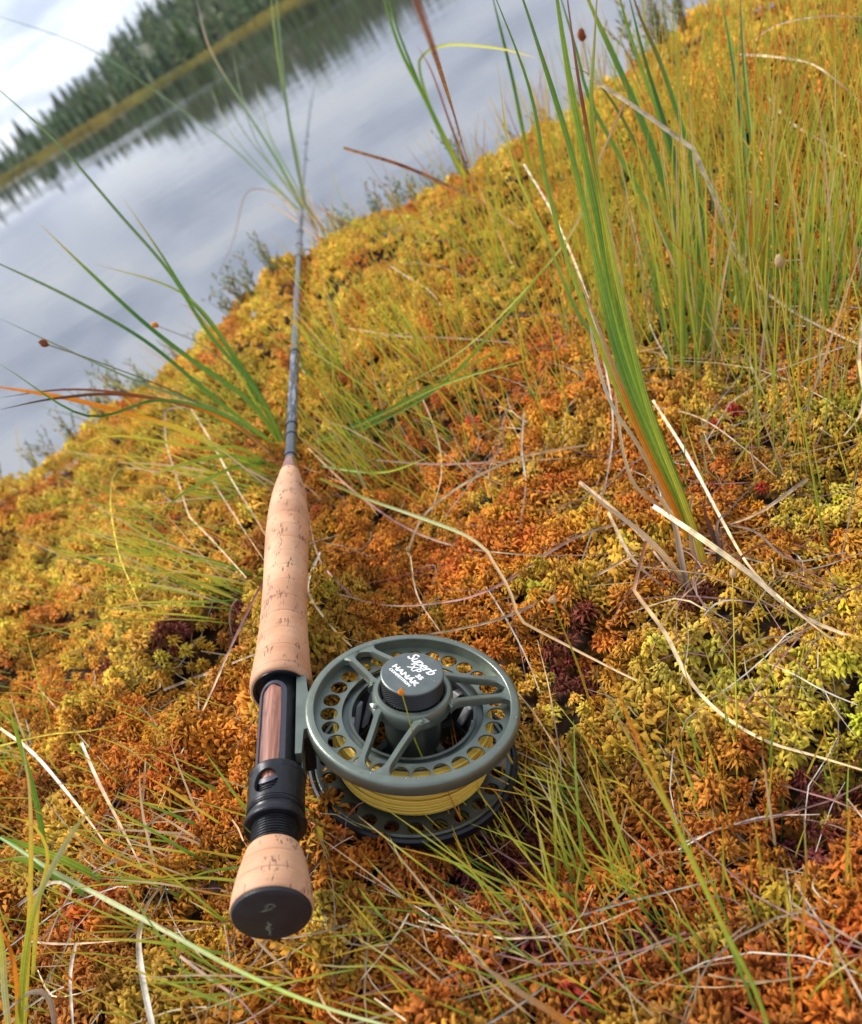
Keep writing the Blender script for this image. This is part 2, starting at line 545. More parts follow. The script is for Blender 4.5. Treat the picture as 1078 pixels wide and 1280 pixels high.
OLIVE = np.array((0.24, 0.20, 0.028))
# palette of the moss (albedo)
GOLD, LEMON, RUST, ORANGE, BROWN, WINE, LIME, RED = [np.array(c) for c in
    ((0.54, 0.31, 0.035), (0.56, 0.43, 0.065), (0.32, 0.075, 0.014), (0.47, 0.150, 0.018), (0.19, 0.065, 0.018), (0.13, 0.018, 0.030), (0.42, 0.42, 0.04), (0.5, 0.03, 0.04))]
ORANGE = ORANGE * .82 + GOLD * .18
GOLD = GOLD * .85 + OLIVE * .25
GOLD, LEMON, RUST, ORANGE, BROWN = GOLD * 1.1, LEMON * 1.06, RUST * 1.22, ORANGE * 1.14, BROWN * 1.2
ANCH = []   # (px, py, colour, radius m)
for a in [(60, 640, GOLD), (150, 560, GOLD), (60, 760, GOLD), (180, 700, GOLD), (250, 780, GOLD), (130, 830, ORANGE), (70, 900, ORANGE), (200, 930, ORANGE), (250, 1000, ORANGE), (150, 1020, GOLD),
          (300, 460, GOLD), (240, 450, GOLD), (320, 400, GOLD), (450, 330, GOLD), (520, 270, GOLD), (560, 330, GOLD), (600, 260, GOLD), (470, 420, GOLD), (600, 450, ORANGE), (640, 350, GOLD),
          (550, 520, RUST), (640, 600, RUST), (560, 640, ORANGE), (480, 720, RUST), (650, 700, ORANGE), (720, 640, GOLD), (700, 560, ORANGE), (600, 760, ORANGE), (800, 560, RUST), (950, 600, RUST), (1000, 560, RUST), (1050, 560, GOLD),
          (750, 200, GOLD), (900, 60, GOLD), (980, 30, GOLD), (1050, 90, ORANGE), (860, 150, GOLD), (1000, 180, ORANGE), (820, 110, GOLD), (700, 180, LEMON), (1060, 250, ORANGE),
          (1040, 640, LEMON), (980, 690, ORANGE), (1060, 770, GOLD), (740, 900, ORANGE), (690, 860, RUST), (850, 850, GOLD), (950, 860, GOLD), (1040, 880, LEMON), (1000, 950, GOLD), (880, 960, BROWN), (920, 1060, ORANGE), (760, 1000, RUST), (1000, 1080, RUST),
          (700, 1080, BROWN), (640, 1050, WINE), (800, 1200, BROWN), (900, 1230, BROWN), (1000, 1200, BROWN), (720, 1220, RUST), (560, 1150, RUST), (450, 1200, RUST), (350, 1250, ORANGE), (820, 1100, RUST), (950, 1150, BROWN), (150, 1200, BROWN), (80, 1180, RUST), (50, 1050, BROWN), (250, 1150, ORANGE), (500, 1080, BROWN)]:
    P, _d = on_ground(a[0], a[1])
    ANCH.append((P[0], P[1], a[2]))
AX = np.array([a[0] for a in ANCH]); AY = np.array([a[1] for a in ANCH]); AC = np.array([a[2] for a in ANCH])


def ground_colour(x, y):
    d2 = (x[:, None] - AX[None]) ** 2 + (y[:, None] - AY[None]) ** 2
    wgt = 1.0 / (d2 + 0.0006) ** 1.5
    wgt /= wgt.sum(1, keepdims=True)
    return wgt @ AC


SPOTS = []  # local clusters: px, py, colour, radius in px-ish metres
for (px, py, c, rad) in [(690, 840, WINE, 0.013), (655, 1050, WINE, 0.022), (640, 1090, WINE, 0.016), (1030, 985, WINE, 0.012), (1040, 1075, WINE, 0.014), (660, 1180, WINE, 0.012), (870, 745, WINE, 0.012),
                         (1005, 990, WINE, 0.008), (90, 665, RED, 0.007), (590, 530, RED, 0.009), (910, 520, RED, 0.008), (890, 545, RED, 0.006), (735, 790, WINE, 0.012), (955, 630, RED, 0.006), (720, 1255, RED, 0.0035), (745, 1245, RED, 0.003),
                         (1060, 1180, RED, 0.0045), (230, 790, WINE, 0.02), (300, 760, WINE, 0.015), (620, 1110, WINE, 0.016), (800, 1180, WINE, 0.01), (1000, 1060, WINE, 0.014), (140, 830, WINE, 0.012), (770, 870, WINE, 0.008), (650, 745, LIME, 0.010), (670, 755, LIME, 0.008), (100, 945, LIME, 0.007), (1060, 900, LIME, 0.018), (1070, 870, LIME, 0.015), (660, 600, LEMON, 0.02), (1040, 650, LEMON, 0.03),
                         (700, 880, LEMON, 0.022), (960, 860, LEMON, 0.025), (340, 345, LIME, 0.07), (200, 450, LIME, 0.05), (640, 170, LIME, 0.05), (500, 250, LEMON, 0.05), (600, 200, LEMON, 0.06), (430, 1140, LEMON, 0.012), (300, 1130, GOLD, 0.015),
                         (900, 860, LEMON, 0.03), (860, 820, LEMON, 0.02), (1000, 900, LEMON, 0.025), (870, 1160, LEMON, 0.008), (960, 1010, RUST, 0.015), (80, 620, LEMON, 0.03), (180, 800, LEMON, 0.02)]:
    P, _d = on_ground(px, py)
    SPOTS.append((P[0], P[1], c, rad))

sp = 0.0078


def scatter(spacing, x0, x1, y0, y1, seed):
    r = np.random.default_rng(seed)
    xs = np.arange(x0, x1, spacing); ys = np.arange(y0, y1, spacing * 0.866)
    X, Y = np.meshgrid(xs, ys)
    X[1::2] += spacing / 2
    X = X + r.uniform(-0.38, 0.38, X.shape) * spacing; Y = Y + r.uniform(-0.38, 0.38, Y.shape) * spacing
    return X.ravel(), Y.ravel()


def build_moss():
    r = np.random.default_rng(3)
    bufs = {0: [], 1: [], 2: []}
    X, Y = scatter(sp, -1.25, 1.55, -0.15, 1.32, 1)
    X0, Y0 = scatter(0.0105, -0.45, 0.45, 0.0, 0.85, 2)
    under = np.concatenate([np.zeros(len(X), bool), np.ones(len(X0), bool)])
    X = np.concatenate([X, X0]); Y = np.concatenate([Y, Y0])
    Z = terr(X, Y)
    px, py, d = proj(np.stack([X, Y, Z], 1))
    infr = (px > -60) & (px < 1140) & (py > -60) & (py < 1340) & (d > 0.08)
    lod = np.full(len(X), 2)
    lod[infr & (d < 1.25)] = 1
    lod[infr & (d < 0.56)] = 0
    lod[under & infr] = 2
    keep = np.ones(len(X), bool)
    keep[under & ~infr] = False
    keep[(lod == 2) & ~under] &= r.random(((lod == 2) & ~under).sum()) < 0.60
    keep[Y > edge_y(X) + 0.22] = False
    # dark gaps and pits
    pit = vn(X, Y, 0.022, 31) * 0.6 + vn(X, Y, 0.05, 32) * 0.4
    keep &= ~((pit < 0.17) & (r.random(len(X)) < 0.35) & ~under)
    X, Y, Z, lod, pit, under = X[keep], Y[keep], Z[keep], lod[keep], pit[keep], under[keep]
    n = len(X)
    # clump relief between neighbouring heads
    bump = 0.018 * (vn(X, Y, 0.026, 33) - 0.5) + r.normal(0, 0.0016, n) - 0.010 * np.clip(0.36 - pit, 0, 1) / 0.3
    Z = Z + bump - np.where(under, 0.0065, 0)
    size = 0.0058 * (0.72 + 0.75 * vn(X, Y, 0.05, 34) ** 1.3) * r.uniform(0.78, 1.28, n)
    size[(lod == 2) & ~under] *= 1.18
    size[lod == 0] *= 1.12
    size[under] *= 1.1
    # colour
    dxn = 0.03 * (vn(X, Y, 0.04, 35) - 0.5); dyn = 0.03 * (vn(X, Y, 0.04, 36) - 0.5)
    C = ground_colour(X + dxn, Y + dyn)
    m1 = vn(X, Y, 0.035, 37); m2 = vn(X, Y, 0.016, 38); m3 = vn(X, Y, 0.09, 39)
    k = (sst(0.55, 0.85, m1) * 0.6)[:, None]; C = C * (1 - k) + (LEMON * 0.55 + GOLD * 0.45) * k
    k = (sst(0.42, 0.12, m1) * 0.85)[:, None]; C = C * (1 - k) + RUST * k
    k = (sst(0.62, 0.9, m2) * 0.5)[:, None]; C = C * (1 - k) + ORANGE * k
    k = (sst(0.33, 0.10, m3) * 0.45)[:, None]; C = C * (1 - k) + OLIVE * k
    k = (sst(0.68, 0.95, vn(X, Y, 0.028, 40)) * 0.5)[:, None]; C = C * (1 - k) + OLIVE * 1.4 * k
    plump = (sst(0.45, 0.7, m1) + 0.3 * r.random(n)) > 0.6
    for (sx_, sy_, c, rad) in SPOTS:
        q = np.exp(-(((X - sx_) ** 2 + (Y - sy_) ** 2) / (rad * rad)))
        sel = (q > r.uniform(0.22, 0.95, n))
        mk_ = 0.55 if (c is LEMON or c is LIME) else 0.88
        C[sel] = c * mk_ + C[sel] * (0.95 - mk_)
    C = C * r.uniform(0.72, 1.28, n)[:, None]
    C = C * (1 + 0.10 * r.normal(size=(n, 3)) * np.array([0.5, 1, 1]))
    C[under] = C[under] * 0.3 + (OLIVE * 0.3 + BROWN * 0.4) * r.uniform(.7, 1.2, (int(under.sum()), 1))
    C = np.clip(C, 0.004, 0.8)
    # terrain slope -> tilt
    e = 0.006
    gxx = (terr(X + e, Y) - terr(X - e, Y)) / (2 * e); gyy = (terr(X, Y + e) - terr(X, Y - e)) / (2 * e)
    nx = -gxx * 0.8 + r.normal(0, 0.26, n); ny = -gyy * 0.8 + r.normal(0, 0.26, n)
    nrm = np.stack([nx, ny, np.ones(n)], 1); nrm /= np.linalg.norm(nrm, axis=1, keepdims=True)
    th = r.uniform(0, 2 * math.pi, n)
    a = np.stack([np.cos(th), np.sin(th), np.zeros(n)], 1)
    a -= nrm * (a * nrm).sum(1, keepdims=True); a /= np.linalg.norm(a, axis=1, keepdims=True)
    b = np.cross(nrm, a)
    tsel = (np.arange(n) * 7919 // 3) % 7
    warm = C[:, 1] < 0.50 * C[:, 0]
    tsel = np.where(lod == 0, np.where(warm, tsel % 4, 4 + tsel % 3), tsel)
    size = np.where((lod == 0) & warm, size * 1.12, size)
    for lv, name in ((0, 'near'), (1, 'mid'), (2, 'far')):
        VV = []; FF = []; CC = []; base = 0
        for ti in range(7):
            sel = np.where((lod == lv) & (tsel == ti))[0]
            if len(sel) == 0: continue
            v, f, t = TPL[lv][ti]
            s = size[sel]
            # plump species: shorter, wider branches
            hz = np.where(plump[sel], 1.5, 1.15) * s
            q = (v[None, :, 0:1] * a[sel][:, None] + v[None, :, 1:2] * b[sel][:, None]) * s[:, None, None] + v[None, :, 2:3] * nrm[sel][:, None] * hz[:, None, None]
            q += np.stack([X[sel], Y[sel], Z[sel]], 1)[:, None]
            q += r.normal(0, 1, q.shape) * (s * 0.05)[:, None, None]
            tt = t[None, :, None]
            c0 = C[sel][:, None]
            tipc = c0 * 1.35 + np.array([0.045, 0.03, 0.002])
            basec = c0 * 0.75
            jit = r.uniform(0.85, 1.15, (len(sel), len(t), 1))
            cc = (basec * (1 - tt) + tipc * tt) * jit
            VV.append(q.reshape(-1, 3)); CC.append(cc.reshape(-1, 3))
            FF.append((f[None] + (np.arange(len(sel)) * len(v))[:, None, None] + base).reshape(-1, 3))
            base += len(sel) * len(v)
        F_ = np.concatenate(FF)
        print('moss', name, (lod == lv).sum(), 'tris', len(F_))
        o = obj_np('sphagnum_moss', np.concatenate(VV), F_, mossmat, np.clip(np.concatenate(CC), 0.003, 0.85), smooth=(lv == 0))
        lab = {0: 'star-headed orange and yellow sphagnum moss around the reel and rod handle', 1: 'golden sphagnum moss carpet between the rod and the water edge', 2: 'sphagnum moss spreading beyond the edges of the view'}[lv]
        tag(o, lab, 'moss', kind='stuff')


mossmat = mat_leaf('sphagnum', 0.68, 0.24, 900, dv=0.28, spec=0.10)
build_moss()


# ------------------------------------------------------------------ blades, straws and tufts
GREEN = (0.13, 0.26, 0.035); LGREEN = (0.29, 0.41, 0.045); YGREEN = (0.50, 0.50, 0.05); DGREEN = (0.05, 0.15, 0.03); GREY_GREEN = (0.16, 0.24, 0.10)
PALE = (0.42, 0.46, 0.22); YELLOW = (0.62, 0.46, 0.05); ORNG = (0.68, 0.24, 0.02); TAN = (0.52, 0.34, 0.17); STRAW = (0.66, 0.52, 0.30)
WHITE = (0.66, 0.60, 0.48); GREYTAN = (0.36, 0.27, 0.19); RBROWN = (0.24, 0.07, 0.03); DBROWN = (0.10, 0.045, 0.025); MAUVE = (0.34, 0.17, 0.15)
strawmat = mat_leaf('dry straw', 0.65, 0.08, 160, dv=0.45, spec=0.15)
grassmat = mat_leaf('green blade', 0.42, 0.28, 420, dv=0.10, spec=0.25)


def smooth_path(P, n):
    P = np.asarray(P, float)
    if len(P) == 2:
        return P[0] + (P[1] - P[0]) * np.linspace(0, 1, n)[:, None]
    Q = np.vstack([2 * P[0] - P[1], P, 2 * P[-1] - P[-2]])
    seg = np.linalg.norm(np.diff(P, axis=0), axis=1)
    cum = np.concatenate([[0], np.cumsum(seg)]); u = np.linspace(0, cum[-1], n)
    res = []
    for x in u:
        i = min(np.searchsorted(cum, x, side='right') - 1, len(P) - 2)
        t = (x - cum[i]) / max(seg[i], 1e-9)
        a, b, c, d = Q[i], Q[i + 1], Q[i + 2], Q[i + 3]
        res.append(0.5 * ((2 * b) + (c - a) * t + (2 * a - 5 * b + 4 * c - d) * t * t + (3 * b - a - 3 * c + d) * t ** 3))
    return np.array(res)


def blade_geom(P, width, cols, fold=0.35, taper0=0.7, taper1=0.05, n=None, face=None, round_=False, tw=0.0, peak=0.35):
    """a folded blade (V section) or a thin round stem along the smoothed path P"""
    P = np.asarray(P, float)
    L_ = np.linalg.norm(np.diff(P, axis=0), axis=1).sum()
    n = n or int(min(34, max(7, 5 * (len(P) - 1) + 2)))
    Q = smooth_path(P, n)
    T_ = np.gradient(Q, axis=0); T_ /= np.linalg.norm(T_, axis=1, keepdims=True) + 1e-12
    ref = (CAM - Q) if face is None else np.tile(np.asarray(face, float), (n, 1))
    side = np.cross(T_, ref); side /= np.linalg.norm(side, axis=1, keepdims=True) + 1e-12
    nor = np.cross(side, T_)
    t = np.linspace(0, 1, n)
    wd_ = width * np.interp(t, [0, peak, 0.8, 1], [taper0, 1, 0.62, taper1]) / 2
    cc = np.array([np.interp(t, np.linspace(0, 1, len(cols)), [c[k] for c in cols]) for k in range(3)]).T
    if tw:
        an = tw * t
        side, nor = side * np.cos(an)[:, None] + nor * np.sin(an)[:, None], nor * np.cos(an)[:, None] - side * np.sin(an)[:, None]
    if round_:
        k = 6
        V = np.concatenate([Q[:, None] + (side[:, None] * math.cos(2 * math.pi * j / k) + nor[:, None] * math.sin(2 * math.pi * j / k)) * wd_[:, None, None] for j in range(k)], axis=1).reshape(-1, 3)
        F = [(i * k + j, i * k + (j + 1) % k, (i + 1) * k + (j + 1) % k, (i + 1) * k + j) for i in range(n - 1) for j in range(k)]
        return V, F, np.repeat(cc, k, 0)
    if width > 0.0021:      # broad leaves and straws: five ribs with paler veins between
        us = [-1, -.72, -.36, 0, .36, .72, 1]; sh = [.9, 1.18, .78, 1.3, .8, 1.2, .86]
        V = np.stack([Q + side * (u * wd_)[:, None] - nor * (fold * (1 - abs(u)) * wd_ + (0.10 * wd_ if k % 2 else 0))[:, None] for k, u in enumerate(us)], 1).reshape(-1, 3)
        F = [(7 * i + j, 7 * i + j + 1, 7 * i + j + 8, 7 * i + j + 7) for i in range(n - 1) for j in range(6)]
        C = np.repeat(cc, 7, 0) * np.tile(np.array(sh), n)[:, None]
        return V, F, np.clip(C, 0, .9)
    V = np.stack([Q - side * wd_[:, None], Q + nor * (-fold) * wd_[:, None], Q + side * wd_[:, None]], 1).reshape(-1, 3)
    F = []
    for i in range(n - 1):
        for j in range(2):
            F.append((3 * i + j, 3 * i + j + 1, 3 * i + j + 4, 3 * i + j + 3))
    C = np.repeat(cc, 3, 0)
    C[1::3] = np.clip(C[1::3] * 1.15 + 0.01, 0, 1)
    return V, F, C


def along(pix, dr=None, dt=None):
    """photograph waypoints spread evenly in depth between the root and the tip"""
    pts = np.array(pix, float)
    s = np.concatenate([[0], np.cumsum(np.hypot(*np.diff(pts, axis=0).T))]); s /= s[-1]
    if dr is None: dr = on_ground(*pts[0])[1] * 1.01
    if dt is None: dt = on_ground(*pts[-1], 0.01)[1]
    return [at_depth(x, y, dr + (dt - dr) * k) for (x, y), k in zip(pts, s)]


def lying(pix, h=0.012):
    """waypoints lying on the moss; a third value raises that one"""
    res = []
    for p in pix:
        hh_ = p[2] if len(p) > 2 else h
        res.append(on_ground(p[0], p[1], hh_)[0])
    return res


def one(name, P, width, cols, label, cat, group=None, mat=None, parent=None, **k):
    V, F, C = blade_geom(P, width / 1000.0, cols, **k)
    base_ = np.array(P[0])
    o = obj_np(name, V - base_ if parent is None else V - np.array(parent.location), F, mat or strawmat, C, parent)
    if parent is None:
        o.location = base_
        tag(o, label, cat, group)
    return o


# ---- dry straws and single blades lying over the moss: (waypoints, width mm, colours, label, height)
G1 = 'dry straws lying across the moss'
STRAWS = [
    ([(735, 95, .16), (800, 138, .13), (862, 183, .10), (868, 190, .098), (895, 250, .07), (930, 335, .03), (985, 385, .02), (1078, 432, .02), (1130, 450, .02)], 4.5, [STRAW, WHITE, STRAW, GREYTAN, STRAW], 'pale kinked straw bending down through the green grass at the upper right'),
    ([(655, 205, .05), (690, 265, .05), (725, 345, .045), (750, 430, .03), (766, 520, .02), (758, 600, .02), (735, 680, .015), (702, 765, .012)], 2.6, [WHITE, STRAW, WHITE, GREYTAN], 'long whitish straw running down just left of the wide green blades'),
    ([(816, 632, .035), (870, 668, .028), (935, 715, .02), (1000, 768, .012), (1090, 806, .012)], 4.2, [WHITE, STRAW, GREYTAN, STRAW], 'broad bleached straw with a blunt end crossing the foot of the wide green tuft'),
    ([(816, 500, .02), (860, 570, .02), (900, 645, .02), (940, 712, .016), (1005, 772, .014), (1062, 815, .012)], 3.0, [STRAW, WHITE, STRAW, TAN], 'straight tan straw slanting down to the right past the wide green tuft'),
    ([(724, 602, .02), (765, 635, .022), (800, 668, .015), (838, 716, .006)], 4.0, [GREYTAN, TAN, GREYTAN], 'short thick brown dead leaf leaning left of the wide green tuft'),
    ([(808, 676, .03), (794, 732, .02), (797, 744, .02), (832, 792, .012), (862, 850, .012), (905, 895, .012), (960, 927, .012), (1020, 945, .012), (1090, 966, .012)], 3.2, [RBROWN, TAN, STRAW, STRAW, TAN], 'long tan straw curving from the tuft foot down to the right edge'),
    ([(735, 556, .012), (690, 563, .016), (640, 575, .02), (580, 605, .02), (532, 642, .02), (511, 686, .016), (513, 696, .016), (522, 745, .012), (552, 792, .012)], 2.6, [TAN, STRAW, TAN, GREYTAN], 'looping tan straw that arches over the orange moss above the reel'),
    ([(385, 560, .03), (440, 612, .022), (500, 655, .015), (560, 680, .012), (640, 692, .012), (720, 694, .012), (795, 690, .012)], 2.4, [TAN, MAUVE, GREYTAN, TAN], 'thin brownish straw running right from the rod across the middle moss'),
    ([(798, 650, .018), (740, 664, .016), (690, 688, .014), (640, 722, .012), (600, 742, .012), (560, 752, .012), (490, 757, .012), (420, 742, .012)], 2.4, [GREYTAN, MAUVE, GREYTAN], 'purplish grey straw winding from the tuft to the moss above the reel'),
    ([(795, 692, .02), (740, 722, .012), (680, 750, .012), (620, 775, .012), (552, 790, .012), (480, 800, .012)], 2.6, [TAN, GREYTAN, TAN], 'tan straw ending beside the top of the reel rim'),
    ([(400, 598, .05), (455, 622, .04), (520, 645, .03), (580, 668, .022), (610, 690, .018), (614, 698, .018), (636, 735, .016), (647, 768, .014), (653, 777, .014), (700, 802, .012), (770, 838, .012), (795, 850, .012)], 3.6, [YGREEN, PALE, PALE, TAN, TAN, STRAW], 'leaf turning from yellow green to tan that reaches from the rod to below the tuft'),
    ([(205, 862, .012), (250, 845, .014), (300, 825, .016), (332, 812, .016)], 3.0, [WHITE, TAN, GREYTAN], 'short grey straw pointing at the cork grip from the left'),
    ([(0, 910, .02), (40, 940, .018), (82, 988, .014), (118, 1035, .012), (135, 1060, .01)], 3.2, [STRAW, WHITE, TAN], 'pale straw slanting down from the left edge beside the orange moss'),
    ([(102, 928, .03), (122, 975, .025), (150, 1030, .016), (180, 1090, .012)], 2.8, [WHITE, TAN, GREYTAN], 'greyish straw with a blunt top standing left of the reel seat'),
    ([(192, 1290, .02), (178, 1220, .022), (174, 1170, .02), (186, 1128, .016), (214, 1096, .012)], 3.8, [WHITE, WHITE, STRAW, GREYTAN], 'curled bleached straw standing up from the bottom edge'),
    ([(235, 505, .05), (262, 548, .04), (290, 600, .03), (318, 645, .025), (335, 675, .02)], 2.6, [TAN, STRAW, TAN], 'tan straw running into the top of the cork grip'),
    ([(232, 508, .05), (208, 512, .05), (206, 518, .05), (208, 555, .045), (222, 600, .035), (235, 641, .028), (240, 649, .028), (270, 680, .02), (308, 722, .014)], 3.0, [GREYTAN, TAN, TAN, STRAW], 'bent tan straw kinked left of the cork grip'),
    ([(345, 700, .03), (318, 748, .025), (288, 810, .018), (262, 870, .014), (225, 945, .012), (198, 1010, .012)], 2.2, [RBROWN, MAUVE, STRAW, STRAW], 'thin straw turning from red brown to yellow beside the reel seat'),
    ([(655, 515, .02), (652, 560, .02), (657, 605, .014), (650, 660, .01)], 2.2, [GREYTAN, WHITE, GREYTAN], 'short upright grey straw in the middle of the moss'),
    ([(400, 690, .02), (385, 735, .016), (412, 780, .014), (440, 808, .02)], 2.6, [WHITE, STRAW, STRAW], 'straw pointing at the upper left of the reel rim'),
    ([(1078, 395, .02), (1074, 450, .02), (1078, 510, .016), (1055, 545, .012)], 3.4, [GREYTAN, TAN, GREYTAN], 'curved grey straw at the right edge below the grass'),
    ([(856, 1052, .012), (920, 1030, .014), (960, 1020, .014), (1025, 1018, .012)], 1.3, [WHITE, WHITE, GREYTAN], 'fine white straw on the dark moss at the lower right'),
    ([(848, 1062, .01), (900, 1035, .012), (960, 1022, .012), (1010, 1006, .012)], 1.2, [WHITE, GREYTAN], 'second fine white straw crossing the first at the lower right'),
    ([(436, 410, .02), (500, 420, .02), (560, 422, .02), (640, 428, .018)], 2.4, [TAN, GREYTAN], 'level straw lying right of the rod near the water'),
    ([(470, 575, .02), (540, 580, .016), (610, 578, .014), (720, 572, .012)], 2.4, [GREYTAN, MAUVE, TAN], 'level brown straw above the orange moss hollow'),
    ([(800, 505, .015), (870, 520, .016), (930, 560, .016), (985, 610, .012)], 1.6, [TAN, GREYTAN], 'thin straw crossing the red moss right of the tuft'),
    ([(1010, 598, .012), (950, 640, .014), (900, 660, .012)], 3.2, [GREYTAN, TAN], 'short grey twig lying right of the wide green tuft'),
    ([(900, 660, .012), (915, 700, .02), (960, 680, .018), (1020, 720, .014), (1078, 740, .012)], 2.2, [DBROWN, RBROWN, DBROWN], 'dark curled dead leaf beside the bleached straw'),
    ([(905, 655, .02), (945, 665, .025), (990, 700, .015), (1060, 690, .012)], 2.0, [DBROWN, GREYTAN], 'dark wiry stem looping right of the tuft foot'),
    ([(430, 185, .14), (500, 206, .10), (560, 232, .07), (610, 258, .03), (650, 285, .015)], 4.4, [TAN, RBROWN, TAN, TAN], 'thick brown broken stalk slanting over the mound edge'),
    ([(960, 120, .02), (985, 150, .02), (1025, 175, .018), (1090, 215, .016)], 3.2, [WHITE, GREYTAN, TAN], 'grey straw on the moss at the far upper right'),
    ([(925, 68, .03), (960, 70, .06), (1010, 78, .06), (1045, 100, .05), (1090, 140, .02)], 3.0, [GREYTAN, STRAW, STRAW], 'arched pale straw near the upper right corner'),
    ([(940, 50, .02), (975, 30, .06), (1030, 20, .07), (1095, 22, .05)], 2.6, [TAN, STRAW, WHITE], 'arched pale straw running out of the top right corner'),
    ([(620, 440, .03), (560, 470, .02), (505, 500, .02), (440, 540, .02), (395, 552, .03)], 2.6, [LGREEN, GREEN, LGREEN], 'green leaf lying from the rod to the right over the moss'),
    ([(0, 1046, .05), (60, 1085, .04), (110, 1112, .03), (200, 1160, .025), (300, 1214, .022), (400, 1257, .02), (520, 1292, .02)], 3.2, [GREEN, PALE, PALE, LGREEN, PALE], 'long pale green leaf crossing the bottom left corner below the cork butt'),
    ([(200, 590, .05), (150, 586, .055), (138, 620, .05), (148, 690, .04), (172, 750, .03), (188, 803, .012)], 1.8, [GREYTAN, YELLOW, YELLOW, YGREEN], 'thin yellow stalk hooked at the top left of the cork grip'),
    ([(0, 932, .03), (60, 918, .03), (120, 912, .03), (160, 900, .025), (188, 872, .02)], 2.0, [YELLOW, YELLOW, YGREEN], 'thin yellow stalk arching from the left edge'),
    ([(265, 600, .02), (300, 655, .02), (330, 700, .02)], 1.8, [GREYTAN, TAN], 'short straw under the left side of the cork grip'),
    ([(440, 745, .014), (400, 700, .016), (385, 640, .02), (382, 600, .03)], 1.8, [MAUVE, GREYTAN], 'purplish straw beside the right side of the cork grip'),
    ([(520, 0, .35), (548, 80, .25), (570, 150, .15), (590, 215, .05), (640, 330, .015)], 2.8, [MAUVE, TAN, RBROWN, TAN], 'faded brown stalk rising past the water left of the green clump'),
    ([(780, 130, .16), (745, 210, .12), (715, 290, .08), (640, 380, .05), (575, 440, .03), (500, 485, .015)], 2.6, [TAN, STRAW, YGREEN, YGREEN, GREEN], 'long yellow green leaf slanting from the clump down towards the rod'),
    ([(225, 1195, .012), (260, 1222, .012), (300, 1250, .012), (325, 1282, .012)], 2.0, [GREYTAN, MAUVE], 'thin grey straw below the cork butt'),
    ([(95, 1178, .012), (88, 1220, .014), (92, 1290, .01)], 2.4, [GREYTAN, WHITE], 'upright grey straw near the bottom left corner'),
    ([(30, 1176, .012), (80, 1180, .012), (150, 1176, .012)], 1.6, [GREYTAN, TAN], 'thin level straw near the bottom left corner'),
    ([(182, 952, .03), (178, 1010, .02), (172, 1060, .012)], 1.6, [TAN, RBROWN], 'upright reddish straw left of the locking ring'),
    ([(115, 1090, .012), (150, 1070, .012), (200, 1020, .012), (270, 1010, .01)], 2.2, [GREYTAN, TAN], 'brown straw leading to the locking ring from the left'),
    ([(655, 1000, .02), (700, 985, .012), (690, 880, .02), (672, 800, .014)], 1.2, [GREYTAN, TAN], 'wiry straw right of the reel'),
    ([(520, 480, .02), (545, 540, .016), (552, 590, .012), (540, 640, .012)], 1.5, [TAN, STRAW], 'fine straw standing among the short grass right of the rod'),
    ([(760, 640, .03), (792, 700, .022), (842, 742, .008)], 3.0, [TAN, GREYTAN, DBROWN], 'brown dead sheath at the left foot of the wide green tuft'),
]
for (pix, wd_, cols, label) in STRAWS:
    wet = 'leaf' in label and 'dead' not in label
    one('grass_leaf' if wet else 'dry_straw', lying(pix), wd_ * 0.60 if wd_ < 4.2 else wd_ * 0.62, cols, label, 'grass leaf' if wet else 'dry straw',
        G1, mat=grassmat if wet else strawmat, fold=0.5, taper0=0.8, taper1=0.35, tw=RNG.uniform(-0.8, 0.8))


# ---- tufts of sedge whose leaves can be told apart
def tuft(name, root, label, cat, blades, group=None, mat=None):
    R_ = on_ground(*root, -0.004)[0]
    t = empty(name, tuple(R_))
    tag(t, label, cat, group)
    for (pix, dt, wd_, cols) in blades:
        P = along(pix, None, dt)
        P[0] = P[0] * 1.0
        one('leaf_blade', P, wd_, cols, None, None, parent=t, mat=mat or grassmat, fold=0.45, taper0=0.85, taper1=0.06)
    return t


